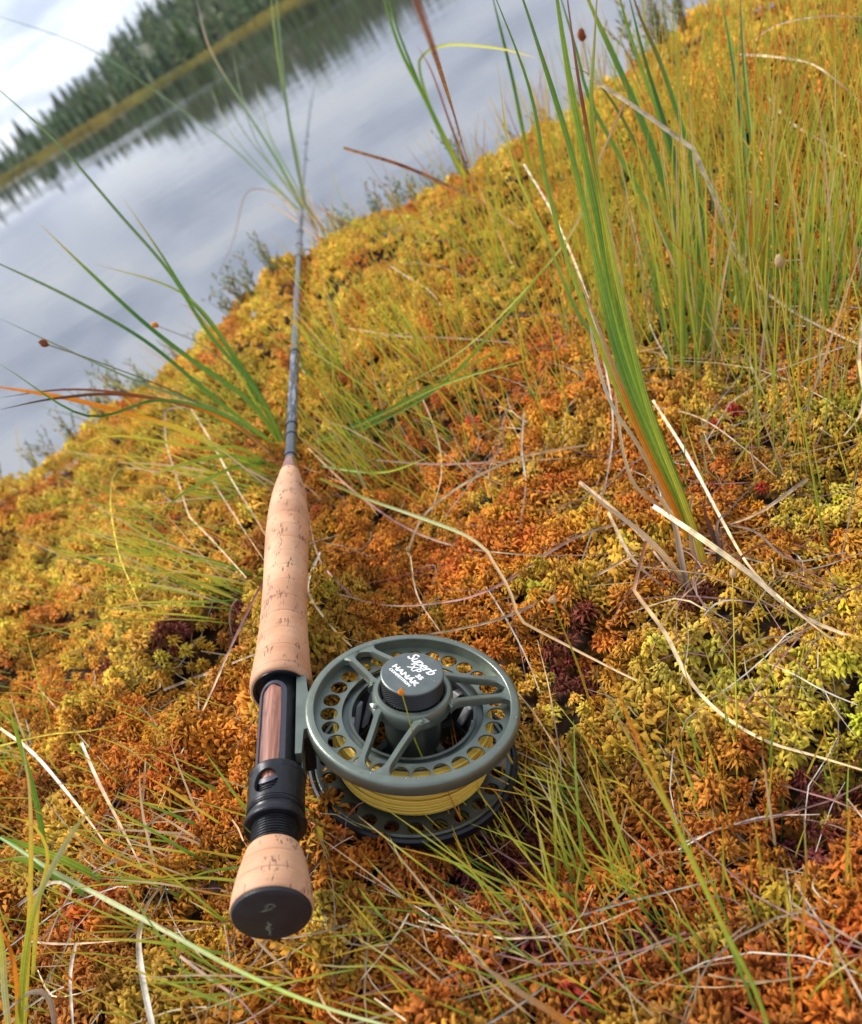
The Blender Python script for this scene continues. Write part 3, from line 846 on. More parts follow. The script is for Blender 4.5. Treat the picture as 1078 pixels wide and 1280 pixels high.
tuft('sedge_tuft', (884, 712), 'tall tuft of wide bright green leaves leaning left in the right half of the moss', 'sedge', [
    ([(884, 714), (852, 620), (806, 500), (774, 400), (745, 260), (716, 120), (694, -20), (690, -80)], .335, 4.4, [YELLOW, GREEN, LGREEN, GREEN, LGREEN, GREEN]),
    ([(880, 708), (845, 604), (790, 478), (750, 340), (714, 190), (674, 60), (634, -60)], .36, 3.6, [YGREEN, LGREEN, GREEN, LGREEN, GREEN, GREY_GREEN]),
    ([(882, 712), (854, 622), (812, 520), (775, 400), (748, 240), (722, 90), (702, -60)], .33, 2.4, [YELLOW, YGREEN, LGREEN, YGREEN, RBROWN, MAUVE]),
    ([(874, 700), (834, 604), (780, 505), (742, 410), (708, 320), (684, 230), (662, 110), (605, -40)], .40, 2.4, [YELLOW, LGREEN, YGREEN, LGREEN, GREEN, GREEN]),
    ([(876, 706), (842, 632), (806, 556), (778, 488), (752, 420), (726, 350)], .415, 3.2, [YELLOW, ORNG, ORNG, ORNG, TAN, TAN]),
    ([(886, 716), (860, 640), (824, 548), (800, 470), (762, 300), (740, 160), (744, 40), (750, -60)], .335, 2.6, [YELLOW, YGREEN, LGREEN, YGREEN, LGREEN, TAN]),
    ([(880, 705), (850, 636), (802, 530), (764, 420), (740, 300), (728, 180), (712, 80)], .39, 2.8, [GREEN, LGREEN, GREEN, YGREEN, PALE]),
    ([(870, 690), (820, 560), (770, 460), (722, 390), (680, 290), (640, 200), (622, 80)], .45, 2.0, [YGREEN, LGREEN, GREEN, YGREEN, YELLOW]),
    ([(872, 700), (842, 640), (800, 560), (762, 500), (740, 420), (736, 360)], .44, 2.2, [TAN, TAN, STRAW, WHITE, TAN]),
    ([(866, 700), (830, 640), (790, 600), (772, 520), (768, 450)], .45, 2.0, [DBROWN, TAN, STRAW, TAN]),
    ([(862, 742), (852, 700), (842, 650), (822, 618), (812, 600)], .42, 3.0, [DBROWN, GREYTAN, TAN, GREYTAN]),
    ([(868, 745), (835, 700), (800, 664), (752, 628), (726, 602)], .44, 2.8, [DBROWN, TAN, GREYTAN, TAN]),
    ([(892, 720), (898, 690), (884, 650), (878, 620)], .42, 2.2, [DBROWN, DBROWN, RBROWN]),
    ([(895, 725), (915, 745), (918, 790)], .43, 2.6, [DBROWN, RBROWN, DBROWN]),
    ([(886, 728), (902, 700), (896, 660), (905, 640)], .42, 2.0, [DBROWN, DBROWN, GREYTAN]),
    ([(880, 735), (900, 790), (922, 812)], .43, 2.0, [GREYTAN, TAN, WHITE]),
    ([(872, 740), (846, 725), (812, 702), (800, 690)], .44, 2.6, [DBROWN, RBROWN, TAN]),
    ([(878, 720), (868, 690), (862, 650), (866, 615)], .42, 2.4, [GREYTAN, TAN, GREYTAN]),
])
tuft('sedge_tuft', (885, 445), 'clump of tall dark green leaves rising out of the top edge at the right', 'sedge', [
    ([(884, 445), (855, 310), (806, 160), (740, 10), (715, -50)], .55, 5.2, [YGREEN, GREEN, GREEN, GREEN, YGREEN]),
    ([(880, 442), (866, 310), (835, 180), (790, 50), (765, -40)], .55, 3.6, [YGREEN, GREEN, LGREEN, GREEN]),
    ([(890, 445), (876, 330), (845, 200), (808, 80), (780, -30)], .55, 3.2, [GREEN, GREEN, DGREEN, GREEN]),
    ([(900, 440), (880, 300), (870, 220), (830, 90), (800, 20), (785, -30)], .56, 4.2, [GREEN, GREEN, GREEN, RBROWN]),
    ([(895, 440), (860, 350), (800, 240), (740, 130), (720, 60), (690, -40)], .55, 3.0, [GREEN, LGREEN, GREEN, GREEN]),
    ([(905, 430), (930, 300), (932, 200), (918, 90), (900, -20)], .60, 3.2, [YGREEN, GREEN, DGREEN, GREEN]),
    ([(935, 420), (948, 300), (940, 180), (930, 80), (925, -20)], .60, 3.2, [YGREEN, LGREEN, GREEN, DGREEN]),
    ([(900, 440), (845, 300), (790, 170), (745, 100), (715, 85)], .55, 2.8, [YGREEN, YELLOW, GREEN, RBROWN]),
], 'sedge clumps at the right of the moss')
tuft('sedge_tuft', (1052, 240), 'single broad green leaf cluster near the upper right corner', 'sedge', [
    ([(1055, 240), (1046, 160), (1038, 70), (1032, -30)], .80, 6.5, [YGREEN, GREEN, LGREEN, GREEN]),
    ([(1058, 240), (1052, 170), (1050, 90), (1046, 20)], .80, 3.5, [YGREEN, LGREEN, GREEN]),
], 'sedge clumps at the right of the moss')
tuft('sedge_tuft', (362, 566), 'tuft of long green and orange leaves fanning left from behind the rod', 'sedge', [
    ([(360, 566), (322, 490), (262, 418), (212, 340), (150, 268), (75, 182), (0, 113), (-30, 90)], .62, 2.8, [LGREEN, GREEN, GREEN, GREY_GREEN, GREY_GREEN, LGREEN]),
    ([(356, 560), (310, 500), (240, 450), (180, 403), (110, 338), (50, 280)], .60, 3.8, [LGREEN, GREEN, GREEN, DGREEN, GREEN, YELLOW]),
    ([(352, 562), (290, 515), (250, 482), (180, 425), (90, 373), (0, 330), (-40, 312)], .58, 3.0, [LGREEN, GREEN, DGREEN, GREY_GREEN, GREY_GREEN]),
    ([(358, 560), (318, 490), (275, 420), (235, 370), (200, 315), (154, 248)], .66, 2.8, [LGREEN, GREEN, GREEN, GREEN, YELLOW]),
    ([(360, 562), (330, 500), (290, 440), (250, 385), (205, 355), (118, 330)], .66, 2.2, [GREEN, GREEN, LGREEN, YELLOW]),
    ([(350, 600), (300, 575), (240, 542), (160, 517), (80, 497), (0, 484), (-30, 480)], .52, 4.2, [YGREEN, YGREEN, YELLOW, ORNG, ORNG, ORNG]),
    ([(350, 578), (300, 535), (240, 508), (150, 493), (70, 498), (0, 512)], .52, 2.8, [TAN, ORNG, RBROWN, DBROWN, DBROWN]),
    ([(345, 570), (290, 528), (225, 505), (150, 491), (80, 487), (0, 497)], .54, 2.2, [TAN, RBROWN, RBROWN, DBROWN]),
    ([(350, 575), (280, 520), (200, 500), (110, 520), (0, 455)], .50, 2.2, [GREEN, GREEN, DGREEN, GREEN]),
    ([(350, 560), (270, 512), (180, 480), (90, 440), (0, 398)], .62, 2.0, [GREEN, GREY_GREEN, GREY_GREEN]),
    ([(350, 585), (290, 570), (230, 580), (180, 600)], .52, 2.8, [GREEN, LGREEN, YGREEN]),
    ([(348, 590), (300, 560), (250, 560), (150, 545), (90, 560)], .5, 2.2, [GREEN, YGREEN, YELLOW]),
    ([(352, 560), (300, 470), (250, 395), (225, 380)], .66, 2.4, [LGREEN, YGREEN, ORNG]),
    ([(352, 580), (300, 582), (240, 610), (200, 640)], .5, 2.4, [GREEN, LGREEN, GREEN]),
    ([(366, 566), (400, 550), (470, 520), (560, 478), (660, 450)], .55, 2.6, [LGREEN, GREEN, LGREEN, LGREEN]),
    ([(366, 560), (430, 545), (540, 490), (620, 410), (716, 290)], .50, 2.6, [LGREEN, GREEN, LGREEN, YGREEN]),
    ([(368, 575), (420, 585), (480, 590), (540, 570)], .56, 2.4, [GREEN, LGREEN, YGREEN]),
])
tuft('sedge_tuft', (386, 262), 'blurred tuft of thin leaves standing at the water edge beside the rod tip', 'sedge', [
    ([(383, 262), (368, 190), (356, 110), (346, 0), (343, -50)], 1.22, 3.7, [GREY_GREEN, GREY_GREEN, GREY_GREEN, LGREEN]),
    ([(386, 268), (372, 200), (352, 100), (340, 10), (338, -30)], 1.22, 2.7, [TAN, GREY_GREEN, LGREEN, PALE]),
    ([(379, 262), (345, 198), (300, 125), (262, 60), (246, 0)], 1.22, 3.4, [GREY_GREEN, GREEN, GREY_GREEN, GREY_GREEN, TAN, WHITE]),
    ([(374, 262), (330, 222), (285, 180), (200, 118), (110, 60), (0, 21), (-40, 12)], 1.22, 1.7, [GREEN, GREY_GREEN, GREY_GREEN, GREY_GREEN]),
    ([(376, 258), (345, 215), (318, 170), (300, 110), (290, 60)], 1.22, 1.6, [GREY_GREEN, GREY_GREEN, PALE]),
    ([(372, 262), (330, 215), (285, 160), (262, 105)], 1.22, 1.6, [GREY_GREEN, GREY_GREEN, PALE]),
    ([(390, 270), (350, 220), (316, 180), (282, 130)], 1.22, 2.3, [TAN, GREY_GREEN, GREY_GREEN]),
    ([(378, 268), (340, 240), (308, 242), (292, 300), (270, 350)], 1.22, 1.6, [TAN, GREYTAN, GREYTAN]),
    ([(392, 270), (356, 205), (335, 160), (318, 100)], 1.22, 2.0, [GREY_GREEN, GREY_GREEN, PALE]),
    ([(370, 270), (340, 232), (312, 205), (290, 188)], 1.22, 2.0, [TAN, GREY_GREEN, GREY_GREEN]),
    ([(394, 274), (362, 225), (345, 190), (322, 140)], 1.22, 2.0, [TAN, GREY_GREEN, GREY_GREEN]),
    ([(388, 272), (378, 230), (372, 190), (360, 140)], 1.22, 1.8, [TAN, GREY_GREEN, PALE]),
    ([(390, 268), (404, 285), (430, 310)], 1.22, 3.0, [TAN, TAN, STRAW]),
    ([(385, 266), (395, 290), (402, 318)], 1.22, 3.0, [TAN, GREYTAN, TAN]),
    ([(396, 290), (372, 262), (352, 240), (330, 222)], 1.22, 3.0, [GREYTAN, TAN, GREY_GREEN]),
    ([(402, 300), (384, 262), (366, 232), (352, 205)], 1.22, 2.8, [GREYTAN, TAN, TAN]),
    ([(408, 300), (392, 262), (384, 240), (372, 222)], 1.22, 2.8, [TAN, TAN, GREY_GREEN]),
    ([(398, 300), (370, 276), (350, 262), (330, 250)], 1.22, 2.7, [GREYTAN, TAN, GREYTAN]),
    ([(410, 305), (412, 280), (400, 255)], 1.22, 2.4, [TAN, GREYTAN, TAN]),
])
tuft('sedge_tuft', (590, 228), 'dark green pair of leaves standing against the water left of the big clump', 'sedge', [
    ([(585, 228), (560, 180), (530, 120), (500, 60), (474, -20)], .70, 4.0, [YGREEN, GREEN, GREEN, GREEN]),
    ([(580, 225), (548, 160), (520, 95), (495, 30), (480, -30)], .72, 3.0, [GREEN, DGREEN, GREEN]),
    ([(578, 215), (545, 150), (525, 90), (530, 68), (560, 56), (620, 60), (670, 72)], .62, 3.0, [GREEN, LGREEN, GREEN, YGREEN, YGREEN, YELLOW]),
    ([(668, 240), (655, 170), (640, 95), (612, -20)], .65, 3.4, [YGREEN, GREEN, DGREEN, GREEN]),
    ([(590, 225), (565, 160), (540, 90), (520, 55)], .70, 2.0, [DBROWN, RBROWN, MAUVE]),
])
tuft('sedge_tuft', (24, 1290), 'blurred close tuft of yellow green leaves in the bottom left corner', 'sedge', [
    ([(24, 1310), (30, 1210), (45, 1130), (85, 1050), (128, 992)], .235, 2.4, [YGREEN, LGREEN, YGREEN, PALE, YELLOW]),
    ([(14, 1310), (6, 1240), (2, 1180), (-20, 1100)], .26, 2.4, [YELLOW, PALE, YGREEN, WHITE]),
    ([(22, 1300), (22, 1240), (14, 1190), (0, 1160)], .28, 2.0, [LGREEN, ORNG, ORNG]),
    ([(30, 1300), (38, 1120), (38, 1000), (28, 930)], .29, 2.0, [YGREEN, YELLOW, YELLOW, TAN]),
    ([(40, 1240), (48, 1130), (60, 1070), (40, 1030), (0, 1020)], .30, 1.8, [YGREEN, YELLOW, YELLOW]),
    ([(70, 1290), (62, 1250), (40, 1240), (0, 1270)], .33, 2.2, [GREYTAN, GREYTAN, WHITE]),
    ([(12, 1140), (60, 1105), (88, 1110), (84, 1130)], .29, 1.6, [GREYTAN, WHITE, GREYTAN]),
    ([(60, 1080), (45, 1000), (25, 930), (10, 880)], .33, 2.6, [GREEN, GREEN, LGREEN]),
    ([(130, 1100), (80, 1075), (40, 1060), (0, 1045)], .34, 3.4, [GREEN, LGREEN, GREEN]),
    ([(110, 1120), (60, 1090), (30, 1075), (0, 1075)], .34, 3.0, [GREEN, GREEN, LGREEN]),
])
tuft('sedge_tuft', (955, 1270), 'out of focus green leaf with an orange tip standing close at the lower right', 'sedge', [
    ([(975, 1330), (945, 1240), (905, 1160), (860, 1065), (815, 960), (778, 880), (752, 800)], .21, 1.35, [YGREEN, LGREEN, YGREEN, YGREEN, ORNG, ORNG]),
    ([(955, 1290), (900, 1150), (850, 1040), (790, 930), (738, 830)], .26, 1.1, [GREEN, LGREEN, YGREEN, YELLOW, TAN]),
])
tuft('sedge_tuft', (720, 1290), 'blurred orange brown leaf tip rising from the bottom edge', 'sedge', [
    ([(760, 1330), (710, 1280), (650, 1240), (586, 1195)], .27, 2.2, [YELLOW, ORNG, TAN, TAN]),
    ([(740, 1200), (700, 1185), (620, 1160), (560, 1130)], .33, 1.2, [LGREEN, YGREEN, YELLOW]),
])


# ---- finer grass: small tufts as things with their own blades, the rest as ground cover
def fan(root, n, lean, spread, length, wd_, cols, seed, curve=0.25, rootspread=0.012):
    """blades in world space: lean = (x, y) tilt, lengths in metres"""
    r = np.random.default_rng(seed)
    res = []
    B = on_ground(*root)[0]
    for i in range(n):
        bx = B[0] + r.normal(0, rootspread); by = B[1] + r.normal(0, rootspread * 0.8)
        b = np.array([bx, by, float(terr(bx, by)) + 0.0])
        d = np.array([lean[0] + r.normal(0, spread), lean[1] + r.normal(0, spread), 1.0])
        Ln = length * r.uniform(0.5, 1.15)
        d /= np.linalg.norm(d)
        side = np.array([d[0], d[1], -0.4]) * curve * r.uniform(-0.3, 1.3)
        P = [b, b + d * Ln * 0.35 + side * Ln * 0.04, b + d * Ln * 0.7 + side * Ln * 0.25, b + d * Ln + side * Ln * 0.75]
        for q in P[1:]:
            q[2] = max(q[2], float(terr(q[0], q[1])) + 0.006)
        c = cols[r.integers(len(cols))]
        res.append((P, wd_ * r.uniform(0.5, 1.05), [np.array(k) * r.uniform(0.85, 1.2) for k in c]))
    return res


FINE = [[GREEN, LGREEN, YGREEN, YELLOW], [LGREEN, YGREEN, YELLOW], [GREEN, LGREEN, LGREEN], [YGREEN, YELLOW, ORNG], [LGREEN, YGREEN, ORNG], [LGREEN, YGREEN, YELLOW], [GREEN, GREEN, YGREEN], [GREEN, YGREEN, STRAW], [TAN, STRAW, TAN]]
WARM = [[YGREEN, YELLOW, ORNG], [LGREEN, YGREEN, YELLOW], [YGREEN, YELLOW, YELLOW], [GREEN, LGREEN, YELLOW], [LGREEN, YGREEN, ORNG], [YELLOW, ORNG, RBROWN]]
G2 = 'small grass tufts growing through the moss'
TUFTS = [
    ((870, 452), 46, (.34, .1), .14, .15, 1.5, FINE, 'dense bright green grass tuft at the foot of the tall dark green leaves'),
    ((800, 430), 30, (.30, .1), .16, .12, 1.3, FINE, 'grass tuft left of the dense bright green one'),
    ((940, 400), 40, (.36, .1), .15, .14, 1.5, FINE, 'grass tuft right of the kinked pale straw'),
    ((1010, 430), 30, (.40, .1), .13, .13, 1.4, FINE, 'yellow green grass tuft near the right edge'),
    ((1060, 380), 34, (.38, .1), .14, .13, 1.4, FINE, 'grass tuft at the right edge under the arched straws'),
    ((735, 330), 34, (.28, .1), .16, .12, 1.3, WARM, 'yellow and orange grass tuft beside the wide leaves, against the far moss'),
    ((960, 240), 34, (.36, .1), .15, .11, 1.3, WARM, 'orange tipped grass tuft in the upper right moss'),
    ((690, 230), 26, (.25, .1), .18, .10, 1.2, WARM, 'thin grass tuft near the water below the green pair of leaves'),
    ((980, 560), 10, (.36, .0), .14, .12, 1.2, FINE, 'sparse grass tuft standing in the red moss at the right'),
    ((470, 605), 26, (-.10, .1), .20, .085, 1.3, FINE, 'short green grass tuft just right of the cork grip top'),
    ((540, 455), 30, (.0, .1), .22, .085, 1.2, WARM, 'grass tuft in the middle distance right of the rod'),
    ((430, 470), 26, (-.1, .1), .22, .085, 1.2, FINE, 'grass tuft growing against the right side of the rod'),
    ((300, 740), 20, (-.75, .1), .3, .075, 1.3, FINE, 'leaning green grass tuft left of the cork grip'),
    ((215, 690), 16, (-.75, .2), .3, .065, 1.2, FINE, 'leaning green grass tuft in the golden moss at the left'),
    ((340, 610), 26, (-.9, .1), .3, .10, 1.6, FINE, 'green grass tuft under the rod at the top of the cork grip'),
    ((30, 960), 16, (-.1, .0), .3, .07, 1.3, FINE, 'green grass tuft at the left edge'),
    ((262, 1080), 22, (-.35, -.1), .35, .055, 1.3, FINE, 'spreading grass tuft left of the cork butt'),
    ((330, 1235), 10, (-.6, .2), .3, .06, 1.2, FINE, 'grass tuft below the cork butt'),
    ((560, 1175), 10, (-.4, .1), .6, .06, .9, FINE, 'low grass tuft spreading left from below the reel'),
    ((690, 1150), 9, (-.35, .2), .5, .07, 1.05, FINE, 'grass tuft leaning over the lower rim of the reel'),
    ((640, 1230), 10, (-.3, .2), .5, .05, 1.0, FINE, 'grass tuft near the bottom edge below the reel'),
    ((770, 1120), 36, (.0, .2), .28, .06, 1.1, FINE, 'upright grass tuft right of the reel with orange tips'),
    ((720, 1000), 16, (-.3, .1), .25, .05, 1.1, WARM, 'small grass tuft right of the reel rim'),
    ((920, 1010), 8, (.28, .1), .12, .075, 1.1, FINE, 'thin upright grass tuft in the lemon moss'),
    ((930, 1170), 10, (.3, .1), .2, .04, 1.2, WARM, 'small yellow grass tuft in the dark moss at the lower right'),
    ((380, 1060), 8, (-.5, .0), .4, .05, 1.3, FINE, 'green grass tuft squeezed between the rod and the lower rim of the reel'),
    ((640, 330), 22, (.1, .1), .2, .09, 1.2, WARM, 'ochre grass tuft in the middle distance below the brown stalk'),
    ((850, 210), 24, (.3, .1), .2, .11, 1.2, WARM, 'grass tuft among the tall leaves near the top'),
    ((1050, 150), 18, (.36, .1), .2, .11, 1.2, WARM, 'grass tuft below the arched straws in the corner'),
    ((470, 545), 18, (-.1, .1), .25, .08, 1.2, FINE, 'grass tuft right of the rod where the blank meets the grip'),
]
for i, (root, n, lean, spread, ln, wd_, cols, label) in enumerate(TUFTS):
    t = empty('grass_tuft', tuple(on_ground(*root)[0]))
    tag(t, label, 'grass tuft', G2)
    for (P, ww_, c) in fan(root, n, lean, spread, ln, wd_, cols, 500 + i):
        one('grass_blade', P, ww_, c, None, None, parent=t, mat=grassmat, n=8, fold=0.3, taper0=0.7, taper1=0.08)


def grass_cover(regions, name, label, seed):
    r = np.random.default_rng(seed)
    V = []; F = []; C = []; base = 0
    for (x0, y0, x1, y1, n, lean, ln, wd_, cols) in regions:
        for i in range(n):
            px = r.uniform(x0, x1); py = r.uniform(y0, y1)
            B, d = on_ground(px, py)
            if d > 1.40 or B[1] > edge_y(B[0]) + 0.03: continue
            dd = np.array([lean[0] + r.normal(0, .22), lean[1] + r.normal(0, .22), 1.0]); dd /= np.linalg.norm(dd)
            Ln = ln * r.uniform(0.35, 1.2)
            sd_ = np.array([dd[0], dd[1], -0.3]) * r.uniform(-0.1, 0.5)
            P = [B, B + dd * Ln * 0.5 + sd_ * Ln * .1, B + dd * Ln + sd_ * Ln * 0.7]
            cc_ = cols[r.integers(len(cols))]
            v, f, c = blade_geom(P, wd_ / 1000 * r.uniform(0.45, 1.0), [np.array(k) * r.uniform(0.75, 1.2) for k in cc_], n=5, fold=0.3, taper1=0.08)
            V.append(v); F.append(np.array(f) + base); C.append(c); base += len(v)
    tag(obj_np(name, np.concatenate(V), np.concatenate(F), grassmat, np.concatenate(C)), label, 'grass', kind='stuff')


grass_cover([
    (700, 120, 1100, 470, 640, (.32, .1), .10, 1.05, WARM + FINE[:3]),
    (560, 180, 1100, 330, 260, (.25, .1), .09, 1.1, WARM),
    (380, 300, 720, 560, 330, (.0, .1), .07, 1.0, WARM + FINE[:2]),
    (400, 520, 620, 640, 90, (-.1, .1), .05, 1.0, FINE),
    (120, 480, 350, 780, 150, (-.6, .1), .07, 1.1, FINE),
    (-40, 620, 140, 900, 40, (-.6, .1), .05, 1.0, FINE),
    (880, 0, 1100, 140, 160, (.3, .1), .09, 1.2, WARM),
    (560, 960, 900, 1290, 130, (.0, .1), .045, 0.9, FINE + WARM),
    (360, 1040, 640, 1290, 50, (-.2, .1), .045, 0.9, FINE + WARM),
    (-20, 880, 300, 1290, 110, (-.3, .1), .045, 1.0, FINE + WARM),
    (0, 420, 360, 600, 150, (-.2, .1), .055, 0.9, WARM + [[DBROWN, RBROWN, GREYTAN]]),
    (360, 230, 640, 320, 130, (-.1, .1), .07, 1.0, WARM + [[GREEN, GREY_GREEN, GREY_GREEN]]),
    (600, 60, 900, 200, 120, (.2, .1), .09, 1.2, WARM + [[GREEN, GREY_GREEN, GREY_GREEN]]),
    (880, 760, 1100, 1290, 50, (.2, .1), .035, 0.8, FINE + WARM),
    (860, 440, 1100, 640, 110, (.3, .1), .06, 0.9, FINE + [[GREYTAN, TAN, GREYTAN]]),
], 'grass_cover', 'fine green and yellow grass blades growing thinly through the moss', 41)


def litter(seed):
    """thin dead stems matted in the moss"""
    r = np.random.default_rng(seed)
    V = []; F = []; C = []; base = 0
    regs = [(700, 380, 1078, 620, 120), (380, 560, 900, 780, 70), (380, 420, 720, 600, 60), (0, 860, 330, 1280, 80), (620, 960, 1078, 1280, 70), (380, 1040, 640, 1280, 50), (150, 600, 340, 860, 50), (850, 640, 1078, 900, 60), (450, 250, 1000, 400, 60)]
    for (x0, y0, x1, y1, n) in regs:
        for i in range(n):
            px = r.uniform(x0, x1); py = r.uniform(y0, y1)
            B = on_ground(px, py)[0]
            a = r.uniform(0, 2 * math.pi); Ln = r.uniform(0.015, 0.075) * (2.0 if r.random() < .22 and n > 55 else 1.0); cv = r.normal(0, .16); zb = r.uniform(0, .004)
            P = []
            for k in range(4):
                an = a + cv * k
                x = B[0] + math.cos(an) * Ln * k / 3; y = B[1] + math.sin(an) * Ln * k / 3
                P.append((x, y, float(terr(x, y)) + 0.006 + zb + r.uniform(-.001, .0015)))
            c0 = [GREYTAN, TAN, MAUVE, WHITE, RBROWN, STRAW][r.integers(6)]; c0 = np.array(c0) * r.choice([.9, 1.0, 1.6])
            v, f, c = blade_geom(P, r.uniform(.3, .85) / 1000, [np.array(c0) * .62, np.array(c0) * .5], n=6, fold=0.4, taper1=0.4)
            V.append(v); F.append(np.array(f) + base); C.append(c); base += len(v)
    tag(obj_np('plant_litter', np.concatenate(V), np.concatenate(F), strawmat, np.concatenate(C)), 'thin dead stems and leaf bits matted in the moss', 'plant litter', kind='stuff')


litter(77)


# ---- stems with a seed head or bud
def bud_stem(pix, dt, wd_, label, bud_len, bud_w, cols, bcol, lob=3):
    P = along(pix, None, dt)
    t = empty('bud_stem', tuple(P[0])); tag(t, label, 'seed stem', 'thin stems with a bud on top')
    one('stem', P, wd_, cols, None, None, parent=t, mat=grassmat, round_=True, taper0=1, taper1=0.6)
    Q = smooth_path(P, 12); d = Q[-1] - Q[-2]; d /= np.linalg.norm(d)
    m = MB(); a = np.cross(d, [0.3, 0.2, 0.9]); a /= np.linalg.norm(a); b = np.cross(d, a); o = Q[-1] - np.array(t.location)
    k = 10; prof = [(-.05, .25), (.15, .75), (.4, 1.0), (.65, .85), (.9, .55), (1.05, .28), (.95, .1)]
    vs = []
    for (s_, rr_) in prof:
        for j in range(k):
            an = 2 * math.pi * j / k; ro = bud_w / 2 * rr_ * (1 + 0.22 * math.sin(lob * an + s_ * 2))
            vs.append(o + d * bud_len * (s_ + 0.08 * math.cos(lob * an)) + a * ro * math.cos(an) + b * ro * math.sin(an))
    fs = [(i * k + j, i * k + (j + 1) % k, (i + 1) * k + (j + 1) % k, (i + 1) * k + j) for i in range(len(prof) - 1) for j in range(k)] + [tuple(range((len(prof) - 1) * k, len(prof) * k))]
    m.add(vs, fs, bcol)
    m.build('bud', strawmat, t)
    return t


bud_stem([(548, 1010), (536, 965), (519, 925), (508, 885), (503, 868)], .325, .7, 'thin green stem with an orange bud in front of the reel knob', .0032, .0024, [LGREEN, YGREEN, YGREEN], ORNG)
bud_stem([(922, 1040), (921, 900), (918, 800), (916, 722)], .36, .8, 'upright stem with a tan bud below the foot of the wide green tuft', .0035, .0030, [LGREEN, YGREEN, YELLOW], TAN)
bud_stem([(745, 900), (722, 830), (702, 780), (692, 752)], .31, .9, 'leaning yellow stem with a round pale bud right of the reel', .0030, .0030, [YELLOW, YELLOW, YGREEN], TAN)
bud_stem([(1035, 700), (1010, 560), (985, 430), (975, 335)], .38, 1.0, 'tall thin yellow green stem with a pale bud before the right grass', .0055, .0035, [LGREEN, YGREEN, YELLOW], TAN)
bud_stem([(330, 560), (240, 500), (130, 455), (60, 431)], .55, 1.2, 'thin stem with a brown bud hanging over the water at the left', .0058, .0050, [GREEN, GREY_GREEN, GREYTAN], RBROWN)
bud_stem([(330, 520), (300, 470), (250, 430), (198, 408)], .70, 1.0, 'thin stem with a small orange bud at the mound edge on the left', .005, .0045, [GREEN, GREYTAN], ORNG)
bud_stem([(745, 230), (745, 160), (738, 100), (729, 50)], .68, 1.4, 'thin stem with a brown bud among the tall leaves at the top', .009, .0065, [YGREEN, GREY_GREEN, TAN], RBROWN)
bud_stem([(568, 810), (552, 780), (520, 730), (511, 690)], .42, .6, 'thin stem with a tiny tan bud above the reel', .003, .002, [YGREEN, TAN], TAN)
bud_stem([(430, 1100), (425, 1090), (412, 1070), (402, 1048)], .325, .7, 'small stem with a yellow green pod beside the locking ring', .0058, .0030, [LGREEN, YGREEN], YELLOW)
bud_stem([(810, 1000), (830, 950), (835, 900), (838, 860)], .36, .6, 'slim stem with a narrow tip in the moss right of the reel', .003, .0015, [LGREEN, YGREEN], YELLOW)


# ---- bog shrubs along the mound edge
def shrub_meshes(seed, k):
    """stems and leaves of a small upright dwarf shrub, 1 unit tall"""
    r = np.random.default_rng(seed)
    SV, SF, SC, LV, LF, LC = [], [], [], [], [], []
    sb = lb = 0
    for i in range(k):
        a = r.uniform(0, 6.28); tl = r.uniform(.05, .35); Ln = r.uniform(.6, 1.0)
        P = [np.array([0.06 * math.cos(a), 0.06 * math.sin(a), -0.1]), np.array([tl * .4 * math.cos(a), tl * .4 * math.sin(a), Ln * .5]), np.array([tl * math.cos(a), tl * math.sin(a), Ln])]
        v, f, c = blade_geom(P, .022, [RBROWN, DBROWN, GREEN], n=7, round_=True, face=(1, 0, 0.2))
        SV.append(v); SF.append(np.array(f) + sb); SC.append(c); sb += len(v)
        Q = smooth_path(P, 30)
        for j in range(9, 30, 2):
            for rep in range(1):
                b = r.uniform(0, 6.28); ll = r.uniform(.10, .18); up = r.uniform(.5, 1.4)
                d = np.array([math.cos(b), math.sin(b), up]); d /= np.linalg.norm(d)
                s = np.cross(d, [math.sin(b), -math.cos(b), 0.5]); s /= np.linalg.norm(s)
                w_ = ll * .15
                o = Q[j]
                LV.append(np.array([o, o + d * ll * .5 - s * w_, o + d * ll * .5 + s * w_, o + d * ll])); LF.append(np.array([(0, 1, 3), (0, 3, 2)]) + lb); lb += 4
                g = np.array([(0.18, 0.24, 0.11), (0.23, 0.30, 0.15), (0.28, 0.20, 0.10), (0.20, 0.21, 0.10)][r.integers(4)]) * r.uniform(.7, 1.3)
                LC.append(np.tile(g, (4, 1)))
    return mesh_np('stems', np.concatenate(SV), np.concatenate(SF), strawmat, np.concatenate(SC)), mesh_np('foliage', np.concatenate(LV), np.concatenate(LF), grassmat, np.concatenate(LC), smooth=False)


SHR = [shrub_meshes(900 + i, 5 + i) for i in range(4)]
shr_px = [(30, 575, .075, 'at the far left'), (70, 560, .05, 'second from the left, half hidden'), (105, 520, .05, 'below the dark arched leaves'), (150, 490, .06, 'between the dark arched leaves and the water'), (200, 462, .06, 'under the long green leaves'),
          (235, 430, .06, 'crossed by the long green leaves'), (262, 408, .05, 'left of the lime mound edge'), (292, 380, .07, 'on the lime mound edge'), (318, 360, .075, 'left of the rod, tallest there'), (345, 345, .06, 'just left of the rod'),
          (400, 300, .05, 'just right of the rod'), (430, 275, .07, 'in the grey green patch right of the rod'), (452, 262, .08, 'tallest right of the rod'), (478, 258, .07, 'below the brown broken stalk'), (505, 250, .07, 'right of the brown broken stalk tip'), (530, 240, .06, 'in front of the bright water, dark'),
          (560, 225, .05, 'at the foot of the green pair of leaves'), (620, 190, .06, 'behind the green leaves against the water'), (660, 165, .05, 'left of the wide leaves near the top'), (770, 100, .07, 'behind the tall clump near the top'), (800, 85, .08, 'behind the tall clump, bushiest'), (835, 60, .07, 'right of the tall clump at the water')]
more = random.Random(21)
